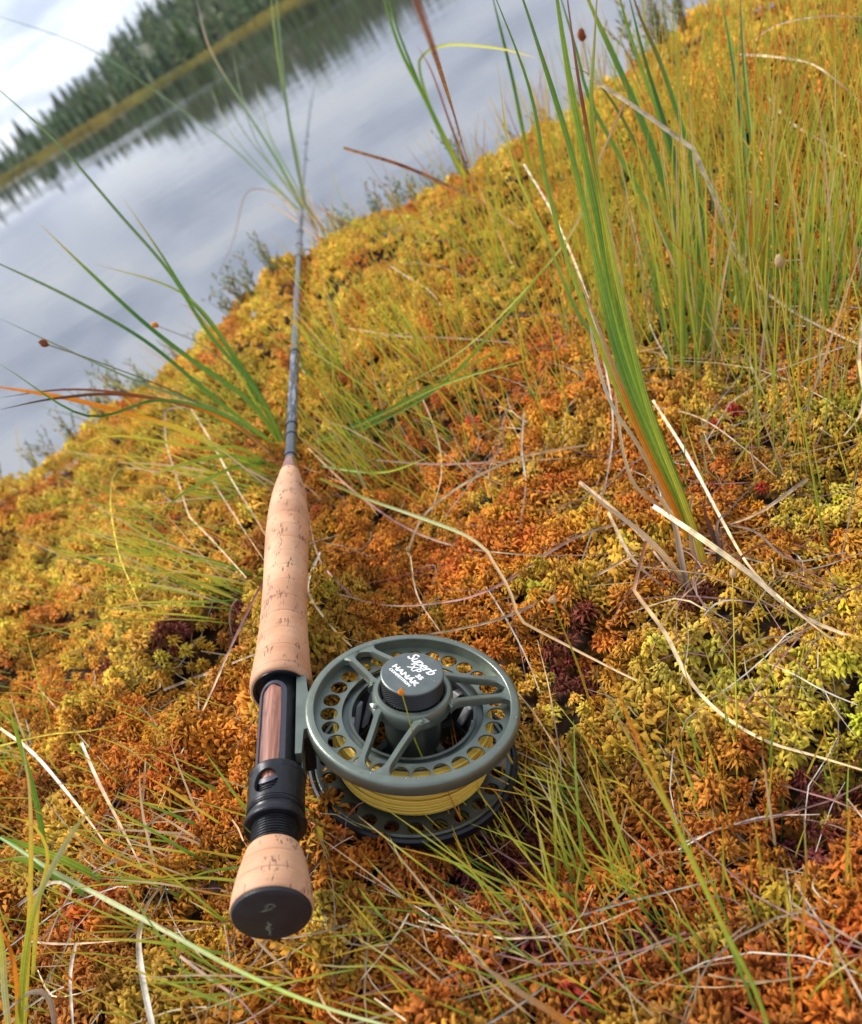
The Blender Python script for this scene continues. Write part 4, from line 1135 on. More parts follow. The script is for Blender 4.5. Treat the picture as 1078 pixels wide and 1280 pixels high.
for i in range(34):
    px = more.uniform(-10, 860)
    py = float(np.interp(px, [0, 100, 170, 290, 345, 430, 540, 620, 750, 860], [600, 545, 490, 400, 350, 280, 235, 190, 112, 30])) + more.uniform(0, 10)
    shr_px.append((px, py, more.uniform(.035, .065), ['thin and low in the fringe', 'half bare, in the fringe', 'low and dense in the fringe'][i % 3]))
r = random.Random(9)
for i, (px, py, h, where) in enumerate(shr_px):
    P = on_ground(px, py)[0]
    # slide onto the mound crest
    P = np.array([P[0], min(P[1], float(edge_y(P[0])) + 0.0), 0]); P[2] = float(terr(P[0], P[1])) - 0.004
    t = empty('bog_shrub', tuple(P)); t.scale = (h * .7, h * .7, h * .95); t.rotation_euler = (r.uniform(-.15, .15), r.uniform(-.1, .25), r.uniform(0, 6.28))
    tag(t, 'leafy bog shrub on the mound edge, ' + where, 'shrub', 'bog shrubs along the mound edge' if i < 22 else 'low shrubs of the fringe, ' + where)
    sm, lm = SHR[i % 4]
    link(bpy.data.objects.new('stems', sm), t); link(bpy.data.objects.new('foliage', lm), t)


# ------------------------------------------------------------------ fly rod and reel
P0 = at_depth(340, 1140, 0.2888)
W_ = at_depth(383, 100, 2.65) - P0; W_ /= np.linalg.norm(W_)
TH = 0.48
e1 = np.cross(W_, [0, 0, 1.0]); e1 /= np.linalg.norm(e1); e2 = np.cross(e1, W_)
NN = math.cos(TH) * e2 + math.sin(TH) * e1
QQ = math.cos(TH) * e1 - math.sin(TH) * e2          # from the rod towards the reel
RM = Matrix(((W_[0], -QQ[0], NN[0]), (W_[1], -QQ[1], NN[1]), (W_[2], -QQ[2], NN[2]))).to_4x4()


def frame_at(p):
    m = RM.copy(); m.translation = Vector(p); return m


def lathe_x(prof, k=48, m=None, cols=None, phi0=0, phi1=2 * math.pi, close=True):
    """profile [(s, r)] turned about the local X axis"""
    m = m or MB(); full = abs(phi1 - phi0 - 2 * math.pi) < 1e-6
    kk = k if full else k + 1
    vs = [(s_, r_ * math.cos(phi0 + (phi1 - phi0) * j / k), r_ * math.sin(phi0 + (phi1 - phi0) * j / k)) for (s_, r_) in prof for j in range(kk)]
    fs = [(i * kk + j, i * kk + (j + 1) % kk, (i + 1) * kk + (j + 1) % kk, (i + 1) * kk + j) for i in range(len(prof) - 1) for j in range(k)]
    if close and full:
        fs.append(tuple(range(kk))[::-1]); fs.append(tuple((len(prof) - 1) * kk + j for j in range(kk)))
    m.add(vs, fs)
    return m


def lathe_z(prof, k=96, m=None, closed=True):
    """closed profile loop [(r, z)] turned about Z"""
    m = m or MB(); n = len(prof)
    vs = [(r_ * math.cos(2 * math.pi * j / k), r_ * math.sin(2 * math.pi * j / k), z_) for (r_, z_) in prof for j in range(k)]
    rng_ = range(n) if closed else range(n - 1)
    fs = [(i * k + j, i * k + (j + 1) % k, ((i + 1) % n) * k + (j + 1) % k, ((i + 1) % n) * k + j) for i in rng_ for j in range(k)]
    m.add(vs, fs)
    return m


def rect_hole(u0, u1, v0, v1, cu, cv, ru, rv, n=20):
    """annular strip between a rectangle and an ellipse: outer points, inner points"""
    O, I = [], []
    for j in range(n):
        a = 2 * math.pi * j / n + math.pi / n
        c, s_ = math.cos(a), math.sin(a)
        I.append((cu + ru * c, cv + rv * s_))
        k = 1 / max(abs(c) / 1.0, abs(s_) / 1.0)
        x, y = c * k, s_ * k
        O.append((cu + (x * (u1 - cu) if x > 0 else x * (cu - u0)), cv + (y * (v1 - cv) if y > 0 else y * (cv - v0))))
    return O, I


def holed(m, u0, u1, v0, v1, cu, cv, ru, rv, fmap, n=20, corners=True):
    """solid plate piece with one hole; fmap(u, v, layer) -> xyz, layer 0 = top, 1 = bottom"""
    O, I = rect_hole(u0, u1, v0, v1, cu, cv, ru, rv, n)
    vs = [fmap(u, v, 0) for u, v in O] + [fmap(u, v, 0) for u, v in I] + [fmap(u, v, 1) for u, v in O] + [fmap(u, v, 1) for u, v in I]
    fs = []
    for j in range(n):
        q = (j + 1) % n
        fs += [(j, q, n + q, n + j), (2 * n + q, 2 * n + j, 3 * n + j, 3 * n + q), (n + j, n + q, 3 * n + q, 3 * n + j)]
    m.add(vs, fs)
    if corners:   # fill the four corners cut off by the ray sampling
        for (uc, vc) in ((u0, v0), (u0, v1), (u1, v0), (u1, v1)):
            ds = sorted(range(n), key=lambda j: (O[j][0] - uc) ** 2 / (u1 - u0) ** 2 + (O[j][1] - vc) ** 2 / (v1 - v0) ** 2)[:2]
            m.add([fmap(uc, vc, 0), fmap(*O[ds[0]], 0), fmap(*O[ds[1]], 0)], [(0, 1, 2)])
            m.add([fmap(uc, vc, 1), fmap(*O[ds[0]], 1), fmap(*O[ds[1]], 1)], [(0, 1, 2)])


# materials of the tackle
def cork_mat():
    m, n, b, N, L = mat_new('cork')
    t = N('ShaderNodeTexCoord')
    oi = N('ShaderNodeObjectInfo')
    # broad tone
    x = N('ShaderNodeTexNoise'); x.inputs['Scale'].default_value = 45; x.inputs['Detail'].default_value = 5
    L(t.outputs['Object'], x.inputs['Vector'])
    r = N('ShaderNodeValToRGB')
    r.color_ramp.elements[0].position = 0.3; r.color_ramp.elements[0].color = (0.58, 0.27, 0.135, 1)
    r.color_ramp.elements[1].position = 0.7; r.color_ramp.elements[1].color = (0.76, 0.44, 0.255, 1)
    L(x.outputs['Fac'], r.inputs[0])
    hs = N('ShaderNodeHueSaturation'); mr = N('ShaderNodeMapRange'); mr.inputs[3].default_value = 0.78; mr.inputs[4].default_value = 1.04
    L(oi.outputs['Random'], mr.inputs[0]); L(mr.outputs[0], hs.inputs['Value']); L(r.outputs[0], hs.inputs['Color'])
    # fine rings left by turning on the lathe
    mp = N('ShaderNodeMapping'); mp.inputs['Scale'].default_value = (2600, 25, 25); L(t.outputs['Object'], mp.inputs[0])
    g = N('ShaderNodeTexNoise'); g.inputs['Scale'].default_value = 1; g.inputs['Detail'].default_value = 2; L(mp.outputs[0], g.inputs['Vector'])
    # lenticels: short dark slits running along the rod
    mp2 = N('ShaderNodeMapping'); mp2.inputs['Scale'].default_value = (260, 1500, 1500); L(t.outputs['Object'], mp2.inputs[0])
    l1 = N('ShaderNodeTexNoise'); l1.inputs['Scale'].default_value = 1; l1.inputs['Detail'].default_value = 2.5; L(mp2.outputs[0], l1.inputs['Vector'])
    mp3 = N('ShaderNodeMapping'); mp3.inputs['Scale'].default_value = (90, 190, 190); L(t.outputs['Object'], mp3.inputs[0])
    l2 = N('ShaderNodeTexNoise'); l2.inputs['Scale'].default_value = 1; l2.inputs['Detail'].default_value = 1; L(mp3.outputs[0], l2.inputs['Vector'])
    ad = N('ShaderNodeMath'); ad.operation = 'MULTIPLY_ADD'; ad.inputs[1].default_value = 0.75
    L(l2.outputs['Fac'], ad.inputs[0]); L(l1.outputs['Fac'], ad.inputs[2])
    r2 = N('ShaderNodeValToRGB')
    r2.color_ramp.elements[0].position = 1.035 / 1.0 if False else 0.0
    pr = N('ShaderNodeMapRange'); pr.inputs[1].default_value = 1.02; pr.inputs[2].default_value = 1.10; pr.inputs[4].default_value = 0.85
    L(ad.outputs[0], pr.inputs[0])
    mix = N('ShaderNodeMixRGB'); mix.inputs[2].default_value = (0.20, 0.075, 0.035, 1)
    L(pr.outputs[0], mix.inputs[0]); L(hs.outputs[0], mix.inputs[1])
    mix2 = N('ShaderNodeMixRGB'); mix2.blend_type = 'MULTIPLY'; mix2.inputs[0].default_value = 0.25
    L(mix.outputs[0], mix2.inputs[1]); L(g.outputs['Fac'], mix2.inputs[2])
    L(mix2.outputs[0], b.inputs['Base Color'])
    b.inputs['Roughness'].default_value = 0.62
    sb = N('ShaderNodeMath'); sb.operation = 'MULTIPLY_ADD'; sb.inputs[1].default_value = -2.0
    L(pr.outputs[0], sb.inputs[0]); L(g.outputs['Fac'], sb.inputs[2])
    bp = N('ShaderNodeBump'); bp.inputs['Distance'].default_value = 0.00018; bp.inputs['Strength'].default_value = 0.7
    L(sb.outputs[0], bp.inputs['Height']); L(bp.outputs[0], b.inputs['Normal'])
    return m


cork = cork_mat()
black = mat_simple('black anodised aluminium', (0.022, 0.022, 0.026), 0.36, 0.55, 0.5, bump=0.15, bscale=1500, var=0.25, vscale=250)
framem = mat_simple('slate inlay frame', (0.07, 0.065, 0.085), 0.4, 0.4, 0.5, bump=0.1, bscale=1500)
rubber = mat_simple('black end cap', (0.018, 0.018, 0.022), 0.5, 0, 0.4, bump=0.3, bscale=900, var=0.3, vscale=150)
gunmetal = mat_simple('green grey anodised metal', (0.175, 0.200, 0.165), 0.34, 0.65, 0.5, bump=0.2, bscale=2500, var=0.1, vscale=120)
darkmetal = mat_simple('dark grey anodised metal', (0.11, 0.125, 0.108), 0.33, 0.75, 0.5, bump=0.15, bscale=2500, var=0.15, vscale=150)
knurlm = mat_simple('black knurled metal', (0.03, 0.03, 0.032), 0.42, 0.6, 0.5)
knobtop = mat_simple('brushed grey knob face', (0.155, 0.175, 0.165), 0.42, 0.7, 0.5, bump=0.3, bscale=4000, var=0.08, vscale=300)
whitep = mat_simple('white print', (0.85, 0.86, 0.86), 0.5)
scratch = mat_simple('worn grey green print', (0.20, 0.24, 0.15), 0.6)
silver = mat_simple('lit slot metal', (0.7, 0.7, 0.72), 0.4, 0.5, 0.5)  # pale tone painted for the light showing in the arbor slots
winding = mat_simple('translucent red brown binding', (0.22, 0.07, 0.035), 0.25, 0, 0.6, var=0.3, vscale=400, coat=0.6)
# fly line
linem, n_, b_, N_, L_ = mat_new('yellow fly line')
b_.inputs['Base Color'].default_value = (0.74, 0.50, 0.07, 1); b_.inputs['Roughness'].default_value = 0.38
# wood
woodm, n_, b_, N_, L_ = mat_new('reddish figured wood')
t_ = N_('ShaderNodeTexCoord'); mp_ = N_('ShaderNodeMapping'); mp_.inputs['Scale'].default_value = (38, 420, 420); mp_.inputs['Rotation'].default_value = (0, 0, 0.45)
L_(t_.outputs['Object'], mp_.inputs[0])
x_ = N_('ShaderNodeTexNoise'); x_.inputs['Scale'].default_value = 1.0; x_.inputs['Detail'].default_value = 5; x_.inputs['Distortion'].default_value = 1.4; L_(mp_.outputs[0], x_.inputs['Vector'])
r_ = N_('ShaderNodeValToRGB')
r_.color_ramp.elements[0].position = 0.32; r_.color_ramp.elements[0].color = (0.10, 0.034, 0.018, 1)
r_.color_ramp.elements[1].position = 0.68; r_.color_ramp.elements[1].color = (0.40, 0.165, 0.095, 1)
e_ = r_.color_ramp.elements.new(0.5); e_.color = (0.24, 0.09, 0.05, 1)
L_(x_.outputs['Fac'], r_.inputs[0]); L_(r_.outputs[0], b_.inputs['Base Color'])
b_.inputs['Roughness'].default_value = 0.3; b_.inputs['Coat Weight'].default_value = 0.4
# blank
blankm = mat_simple('grey carbon blank', (0.055, 0.062, 0.075), 0.25, 0.25, 0.6, bump=0.12, bscale=1200, var=0.2, vscale=90, coat=0.3)
decalm, n_, b_, N_, L_ = mat_new('worn silver decal on the blank')
t_ = N_('ShaderNodeTexCoord'); mp_ = N_('ShaderNodeMapping'); mp_.inputs['Scale'].default_value = (70, 420, 420); L_(t_.outputs['Object'], mp_.inputs[0])
x_ = N_('ShaderNodeTexNoise'); x_.inputs['Scale'].default_value = 1; x_.inputs['Detail'].default_value = 4; L_(mp_.outputs[0], x_.inputs['Vector'])
r_ = N_('ShaderNodeValToRGB'); r_.color_ramp.elements[0].position = 0.47; r_.color_ramp.elements[0].color = (0.045, 0.05, 0.06, 1); r_.color_ramp.elements[1].position = 0.62; r_.color_ramp.elements[1].color = (0.30, 0.32, 0.36, 1)
L_(x_.outputs['Fac'], r_.inputs[0]); L_(r_.outputs[0], b_.inputs['Base Color']); b_.inputs['Roughness'].default_value = 0.28; b_.inputs['Metallic'].default_value = 0.3

rod = empty('fly_rod', mat=frame_at(P0))
tag(rod, 'long grey fly rod with a cork grip lying across the moss towards the water', 'fishing rod')

# fighting butt: three cork rings and a black cap
butt = lathe_x([(0.0, 0.0120), (0.0225, 0.0088)], 40).build('fighting_butt', cork, rod, auto=40)
BP = [(0.0, 0.01345), (0.0020, 0.01365), (0.005, 0.0134), (0.010, 0.0127), (0.015, 0.0117), (0.0195, 0.0107), (0.0224, 0.0099), (0.0234, 0.0093)]


def rings(prof, cuts, parent):
    xs = [p[0] for p in prof]; rs = [p[1] for p in prof]
    for a, b in zip(cuts[:-1], cuts[1:]):
        m = max(4, int((b - a) / 0.0012))
        pts = [(a + 0.00004, float(np.interp(a, xs, rs)) - 0.0016)] + [(a + 0.00004, float(np.interp(a, xs, rs)) - 0.00006)]
        for j in range(m + 1):
            s_ = a + 0.0001 + (b - a - 0.0002) * j / m
            pts.append((s_, float(np.interp(s_, xs, rs))))
        pts += [(b - 0.00004, float(np.interp(b, xs, rs)) - 0.00006), (b - 0.00004, float(np.interp(b, xs, rs)) - 0.0016)]
        lathe_x(pts, 64, close=False).build('cork_ring', cork, parent, auto=50)


rings(BP, [0.0, 0.0078, 0.0158, 0.0234], butt)
cap = lathe_x([(-0.0016, 0.0), (-0.0016, 0.0120), (-0.0012, 0.0128), (-0.0002, 0.0131), (0.0004, 0.0129)], 64, close=False).build('end_cap', rubber, rod, auto=30)
# worn mark on the cap: a short sweep of strokes
m = MB()


def stroke(m, pts, wd):
    P = smooth_path([(-0.0017, y, z) for (y, z) in pts], 12)
    V, F, C = blade_geom(P, wd, [(1, 1, 1)] * 2, fold=0.0, taper0=.4, taper1=.3, n=12, face=(-1, 0, 0))
    m.add(V, F)


for pts in ([(0.0020, 0.0052), (0.0000, 0.0064), (-0.0016, 0.0052), (0.0004, 0.0040)], [(0.0028, 0.0030), (0.0010, 0.0046), (0.0006, 0.0058)], [(-0.0006, 0.0040), (0.0016, 0.0032), (0.0036, 0.0030)],
            [(0.0020, -0.0030), (0.0004, -0.0042), (0.0022, -0.0050), (0.0002, -0.0064)], [(0.0006, -0.0034), (0.0022, -0.0060), (0.0008, -0.0080)], [(0.0026, -0.0058), (0.0010, -0.0078), (0.0022, -0.0094)], [(0.0014, -0.0022), (0.0014, -0.0060), (0.0012, -0.0100)]):
    stroke(m, pts, 0.00035)
m.build('worn_mark', scratch, cap, smooth=False)

# threaded barrel, locking hood and ring
pts = [(0.0222, 0.0082)]
x = 0.0228
while x < 0.0500:
    pts += [(x, 0.0080), (x + 0.0003, 0.0080), (x + 0.0006, 0.0086), (x + 0.0009, 0.0086)]
    x += 0.00115
pts += [(0.0515, 0.0079), (0.1085, 0.0079)]
barrel = lathe_x(pts, 48).build('reel_seat', black, rod, auto=35)
lathe_x([(0.03300, 0.0088), (0.03300, 0.0108), (0.03338, 0.0113), (0.03494, 0.0114), (0.03592, 0.0110), (0.03624, 0.0102), (0.03786, 0.0100), (0.03829, 0.0102), (0.03840, 0.0106), (0.03872, 0.0107), (0.03894, 0.0103), (0.03926, 0.0102), (0.03959, 0.0106), (0.04002, 0.0107), (0.04034, 0.0104), (0.04045, 0.0090)], 72, close=False).build('locking_ring', black, rod, auto=35)
mh = MB()
ph0, ph1 = math.radians(-165), math.radians(-60)      # local angle: local y points away from the reel


def hood_map(u, v, l):
    rr_ = (0.0106 if l == 0 else 0.0092) + (0.0003 if v > 0.0543 else 0)
    return (v, rr_ * math.cos(u), rr_ * math.sin(u))


A0, A1 = math.radians(38), math.radians(104)
holed(mh, A0, A1, 0.0405, 0.0560, math.radians(72), 0.0474, math.radians(26), 0.0055, hood_map, 28)
kk = 30
for l, flip in ((0, False), (1, True)):
    vs = []; fs = []
    for j in range(kk + 1):
        u = A1 + (2 * math.pi - (A1 - A0)) * j / kk
        for v in (0.0405, 0.0410, 0.0542, 0.0545, 0.0560): vs.append(hood_map(u, v, l))
    for j in range(kk):
        for i in range(4): fs.append((j * 5 + i, (j + 1) * 5 + i, (j + 1) * 5 + i + 1, j * 5 + i + 1))
    mh.add(vs, fs)
lathe_x([(0.0560, 0.0092), (0.0560, 0.0109), (0.0567, 0.0107), (0.0571, 0.0099), (0.0569, 0.0092)], 60, m=mh, close=False)
lathe_x([(0.0405, 0.0092), (0.0405, 0.0106)], 60, m=mh, close=False)
mh.build('locking_hood', black, rod, auto=35)

# wood inlay in its black frame
PHC = math.radians(70)     # centre angle of the inlay, measured from local y towards z


def stadium(hw, s0, s1, n=14):
    """closed outline in (s, u): straight sides, round top at s1, round bottom at s0"""
    res = []
    for j in range(n + 1):
        a = -math.pi / 2 + math.pi * j / n
        res.append((s1 - hw + hw * math.cos(a), hw * math.sin(a)))
    for j in range(n + 1):
        a = math.pi / 2 + math.pi * j / n
        res.append((s0 + hw + hw * math.cos(a), hw * math.sin(a)))
    return res


def wrap(s_, u, r_):
    a = PHC + u / 0.0085
    return (s_, r_ * math.cos(a), r_ * math.sin(a))


outer = stadium(0.0063, 0.0475, 0.1025); inner = stadium(0.0044, 0.0495, 0.1006)
mf = MB(); n = len(outer)
vs = [wrap(*p, 0.0078) for p in outer] + [wrap(*p, 0.0091) for p in outer] + [wrap(p[0], p[1], 0.0092) for p in inner] + [wrap(*p, 0.0080) for p in inner]
fs = [(i * n + j, i * n + (j + 1) % n, (i + 1) * n + (j + 1) % n, (i + 1) * n + j) for i in range(3) for j in range(n)]
mf.add(vs, fs)
ins = mf.build('inlay_frame', framem, rod, auto=40)
mw = MB(); vs = []; fs = []; cols_ = 9
half = 15
left = inner[:half]; # top arc from -u to +u
rows = []
for j in range(24):
    s_ = 0.0500 + (0.1003 - 0.0500) * j / 23
    lim = 0.0043
    d0 = s_ - (0.1006 - 0.0044)
    if d0 > 0: lim = math.sqrt(max(0.0, 0.0043 ** 2 - d0 ** 2))
    d1 = (0.0495 + 0.0044) - s_
    if d1 > 0: lim = math.sqrt(max(0.0, 0.0043 ** 2 - d1 ** 2))
    rows.append([wrap(s_, lim * (2 * k / (cols_ - 1) - 1), 0.0089 - 0.0003 * abs(2 * k / (cols_ - 1) - 1) ** 3) for k in range(cols_)])
for rw in rows: vs += rw
fs = [(j * cols_ + k, j * cols_ + k + 1, (j + 1) * cols_ + k + 1, (j + 1) * cols_ + k) for j in range(23) for k in range(cols_ - 1)]
mw.add(vs, fs); mw.build('wood_inlay', woodm, rod)

# grip
GP = [(0.1050, 0.0123), (0.1060, 0.0131), (0.1080, 0.01345), (0.1110, 0.0134), (0.118, 0.0128), (0.130, 0.0120), (0.145, 0.0113), (0.165, 0.0110), (0.185, 0.0111), (0.205, 0.0115), (0.225, 0.0118), (0.243, 0.0116), (0.258, 0.0110), (0.272, 0.0100), (0.284, 0.0086), (0.294, 0.0070), (0.300, 0.0061)]
_x = np.array([p[0] for p in GP]); _r = np.array([p[1] for p in GP])
xs = np.linspace(0.105, 0.300, 80)
from_ = np.interp(xs, _x, _r)
ker = np.array([1, 2, 3, 2, 1]) / 9.0
sm_ = np.convolve(np.pad(from_, 2, mode='edge'), ker, 'valid'); sm_[:4] = from_[:4]
GPS = list(zip(xs, sm_))
grip = lathe_x([(0.107, 0.0100), (0.250, 0.0098), (0.298, 0.0050)], 32).build('grip', cork, rod, auto=40)
rings(GPS, list(np.linspace(0.1095, 0.300, 16)), grip)
mc = lathe_x([(0.1060, 0.0108), (0.1052, 0.0113), (0.1052, 0.0124), (0.1062, 0.0132), (0.1080, 0.0134), (0.10945, 0.0134)], 64, close=False)
mc.build('cork_ring', cork, grip, auto=60)
lathe_x([(0.1068, 0.0076), (0.1068, 0.0108), (0.1046, 0.0110), (0.1046, 0.0117), (0.1056, 0.0119), (0.1070, 0.0118)], 60, close=False).build('grip_hood', black, rod, auto=35)
lathe_x([(0.2995, 0.0060), (0.302, 0.0060), (0.308, 0.0052), (0.315, 0.0043), (0.318, 0.0038)], 32, close=False).build('winding_check', winding, rod)

# blank with its slight bend towards the tip
dev_w = at_depth(393, 103, 2.62) - at_depth(383, 100, 2.65)
dev = np.array([dev_w @ W_, -(dev_w @ QQ), dev_w @ NN])


def rod_at(s_):
    k = max(0.0, (s_ - 0.8) / 1.86)
    return np.array([s_, 0, 0]) + dev * k * k


def tube_along(m, s0, s1, rf, n=24, k=16):
    vs = []
    for i in range(n + 1):
        s_ = s0 + (s1 - s0) * i / n; c = rod_at(s_); r_ = rf(s_)
        for j in range(k): vs.append((c[0], c[1] + r_ * math.cos(2 * math.pi * j / k), c[2] + r_ * math.sin(2 * math.pi * j / k)))
    fs = [(i * k + j, i * k + (j + 1) % k, (i + 1) * k + (j + 1) % k, (i + 1) * k + j) for i in range(n) for j in range(k)]
    fs += [tuple(range(k)), tuple(n * k + j for j in range(k))]
    m.add(vs, fs); return m


BR = lambda s_: float(np.interp(s_, [0.3, 0.7, 1.0, 1.6, 2.2, 2.66], [0.0037, 0.0034, 0.0032, 0.0027, 0.0021, 0.0012]))
blank = tube_along(MB(), 0.310, 2.66, BR, 60).build('blank', blankm, rod, auto=50)
tube_along(MB(), 0.372, 0.50, lambda s_: BR(s_) + 0.00012, 6).build('decal', decalm, blank, auto=50)
for s_, ln in ((0.322, .004), (0.352, .003), (0.368, .003), (0.505, .003), (0.795, .006), (0.845, .006), (0.905, .010), (1.58, .010), (2.2, .006)):
    tube_along(MB(), s_, s_ + ln, lambda q: BR(q) + 0.0006 * (1 if ln < .009 else 1.1), 3).build('binding', blankm, blank, auto=50)


def guide(s_, R_, off):
    m = MB(); c = rod_at(s_); k = 24; kk = 8; t_ = R_ * 0.14
    cy, cz = c[1] - off - R_, c[2] - (off + R_) * 0.25
    vs = []
    for i in range(k):
        a = 2 * math.pi * i / k
        for j in range(kk):
            b = 2 * math.pi * j / kk
            rr_ = R_ + t_ * math.cos(b)
            vs.append((c[0] + t_ * math.sin(b), cy + rr_ * math.cos(a), cz + rr_ * math.sin(a)))
    m.add(vs, [(i * kk + j, i * kk + (j + 1) % kk, ((i + 1) % k) * kk + (j + 1) % kk, ((i + 1) % k) * kk + j) for i in range(k) for j in range(kk)])
    for ds in (-1, 1):
        V, F, C = blade_geom([(c[0] + ds * (R_ * 2 + .006), c[1] - BR(s_), c[2]), (c[0] + ds * R_ * 1.1, c[1] - BR(s_) - off * .6, c[2]), (c[0], cy + R_, cz)], 0.0011 * R_ / .004, [(1, 1, 1)] * 2, round_=True, n=6, face=(0, 0, 1), taper0=1, taper1=1)
        m.add(V, F)
    m.build('line_guide', darkmetal, rod, auto=60)


for s_, R_, off in ((0.82, .0048, .0045), (1.15, .0030, .0026), (1.42, .0024, .0022), (1.70, .0019, .0017), (1.98, .0016, .0014), (2.28, .0013, .0012), (2.56, .0011, .001)):
    guide(s_, R_, off)

# ---- reel: local frame X along the rod, Y away from... towards the rod, Z up through the face
RC = np.array([0.0837, -0.0544, 0.0085])
RCW = P0 + W_ * RC[0] - QQ * RC[1] + NN * RC[2]
reel = empty('fly_reel', mat=frame_at(RCW))
tag(reel, 'green grey fly reel loaded with yellow line lying on the moss beside the cork handle', 'fishing reel')
R = 0.044


def perforated(m, r0, r1, z0, z1, n, hr, rc, ph=0.0):
    for i in range(n):
        a0 = 2 * math.pi * i / n + ph; a1 = 2 * math.pi * (i + 1) / n + ph; am = (a0 + a1) / 2
        holed(m, a0, a1, r0, r1, am, rc, hr / rc, hr, lambda u, v, l: (v * math.cos(u), v * math.sin(u), z0 if l == 0 else z1), 24)
    return m


mfr = MB()
# outer rim with rounded shoulders
lathe_z([(.0400, -.0002), (.0403, 0.0), (.0426, -.0001), (.0433, -.0005), (.0439, -.0015), (.0440, -.0028), (.0439, -.0056), (.0433, -.0068), (.0404, -.0070), (.0399, -.0064), (.0398, -.0007)], 144, mfr)
frame = mfr.build('frame', gunmetal, reel, auto=35)
perforated(MB(), .0290, .0401, -.0052, -.0060, 27, .0036, .0342).build('perforated_ring', gunmetal, frame, auto=40)
# hub ring
lathe_z([(.0130, .0035), (.0133, .0062), (.0140, .0066), (.0154, .0064), (.0162, .0054), (.0165, .0030), (.0160, -.0010), (.0130, -.0010)], 96).build('hub', gunmetal, frame, auto=35)


def arm(a_rim, a_hub, side):
    """one spoke sweeping from the hub, widening into the rim"""
    r0, r1 = .0150, .0407; n = 18; m = MB()
    p0 = np.array([r0 * math.cos(a_hub), r0 * math.sin(a_hub)]); p1 = np.array([r1 * math.cos(a_rim), r1 * math.sin(a_rim)])
    am = a_hub * 0.5 + a_rim * 0.5
    pm = 0.5 * (p0 + p1) * (0.965)
    P = smooth_path([(p0[0], p0[1], 0), (pm[0], pm[1], 0), (p1[0], p1[1], 0)], n)
    vs = []
    for i in range(n):
        t = i / (n - 1); T_ = P[min(i + 1, n - 1)] - P[max(i - 1, 0)]; T_ /= np.linalg.norm(T_); s_ = np.array([-T_[1], T_[0], 0])
        hw = .00128 + .0030 * max(0, (0.2 - t) / .2) ** 2 + .0042 * max(0, (t - .8) / .2) ** 2
        z = .0056 * (1 - t) ** 1.1 - .0003 * t
        zb = z - .0034
        for (du, zz) in ((-hw, zb), (-hw, z - .0006), (-hw * .7, z), (hw * .7, z), (hw, z - .0006), (hw, zb)):
            vs.append((P[i][0] + s_[0] * du, P[i][1] + s_[1] * du, zz))
    fs = [(i * 6 + j, i * 6 + (j + 1) % 6, (i + 1) * 6 + (j + 1) % 6, (i + 1) * 6 + j) for i in range(n - 1) for j in range(6)]
    fs += [tuple(range(6)), tuple((n - 1) * 6 + j for j in range(6))]
    m.add(vs, fs)
    m.build('spoke', gunmetal, frame, auto=40)


# measured from the direction away from the rod towards the tip: local angle = that angle with y flipped
for c in (121, 6.5, -119):
    for sgn in (-1, 1):
        th_r = math.radians(c + sgn * 6.6); th_h = math.radians(c + sgn * 36)
        f_ = lambda th: math.atan2(-math.cos(th), math.sin(th))
        ar, ah = f_(th_r), f_(th_h)
        while ah - ar > math.pi: ah -= 2 * math.pi
        while ah - ar < -math.pi: ah += 2 * math.pi
        arm(ar, ah, sgn)
        # screw head at the foot of the spoke
        ms_ = MB(); rr_ = .0172
        lathe_z([(.00001, .0062), (.0006, .0061), (.0010, .0056), (.0010, .0040)], 12, ms_, closed=False)
        for i, v_ in enumerate(ms_.v): ms_.v[i] = (v_[0] + rr_ * math.cos(ah), v_[1] + rr_ * math.sin(ah), v_[2] - .0002)
        ms_.build('screw', gunmetal, frame, auto=30)

# knurled drag knob
mk = MB(); k = 120
prof = [(.0122, .0058), (.0124, .0064), (.0124, .0136), (.0121, .0142)]
vs = []
nz = 14
for i in range(nz + 1):
    z = .0062 + (.0138 - .0062) * i / nz
    for j in range(k):
        r_ = .0123 + (.00022 if (i + j) % 2 == 0 else -.0001)
        vs.append((r_ * math.cos(2 * math.pi * j / k), r_ * math.sin(2 * math.pi * j / k), z))
mk.add(vs, [(i * k + j, i * k + (j + 1) % k, (i + 1) * k + (j + 1) % k, (i + 1) * k + j) for i in range(nz) for j in range(k)])
lathe_z([(.0118, .0045), (.0120, .0060), (.0122, .0062)], k, mk, closed=False)
knob = mk.build('drag_knob', knurlm, reel, smooth=False)
lathe_z([(.0125, .0138), (.0127, .0142), (.0126, .0147), (.0122, .0150), (.0060, .01505), (.00001, .01505)], 96, closed=False).build('knob_face', knobtop, knob, auto=30)


def lettering(txt, size, x, y, ang, shear=0.0, bold=0.0, sx=1.0, name='lettering', space=1.0):
    c = bpy.data.curves.new('lettering', 'FONT')
    c.body = txt; c.size = size; c.shear = shear; c.offset = bold; c.extrude = 0.00003; c.space_character = space
    c.resolution_u = 3
    o = bpy.data.objects.new('lettering', c)
    COL.objects.link(o)
    dg = bpy.context.evaluated_depsgraph_get()
    me = bpy.data.meshes.new_from_object(o.evaluated_get(dg))
    bpy.data.objects.remove(o)
    me.materials.clear(); me.materials.append(whitep)
    q = link(bpy.data.objects.new(name, me), knob)
    q.location = (x, y, .01509); q.rotation_euler = (0, 0, ang); q.scale = (sx, 1, 1)
    return q


TA = math.radians(-147.8)
ux, uy = math.cos(TA), math.sin(TA); vx, vy = -uy, ux      # reading direction and text-up direction


def put(txt, size, along_, up_, **k):
    lettering(txt, size, ux * along_ + vx * up_, uy * along_ + vy * up_, TA, **k)


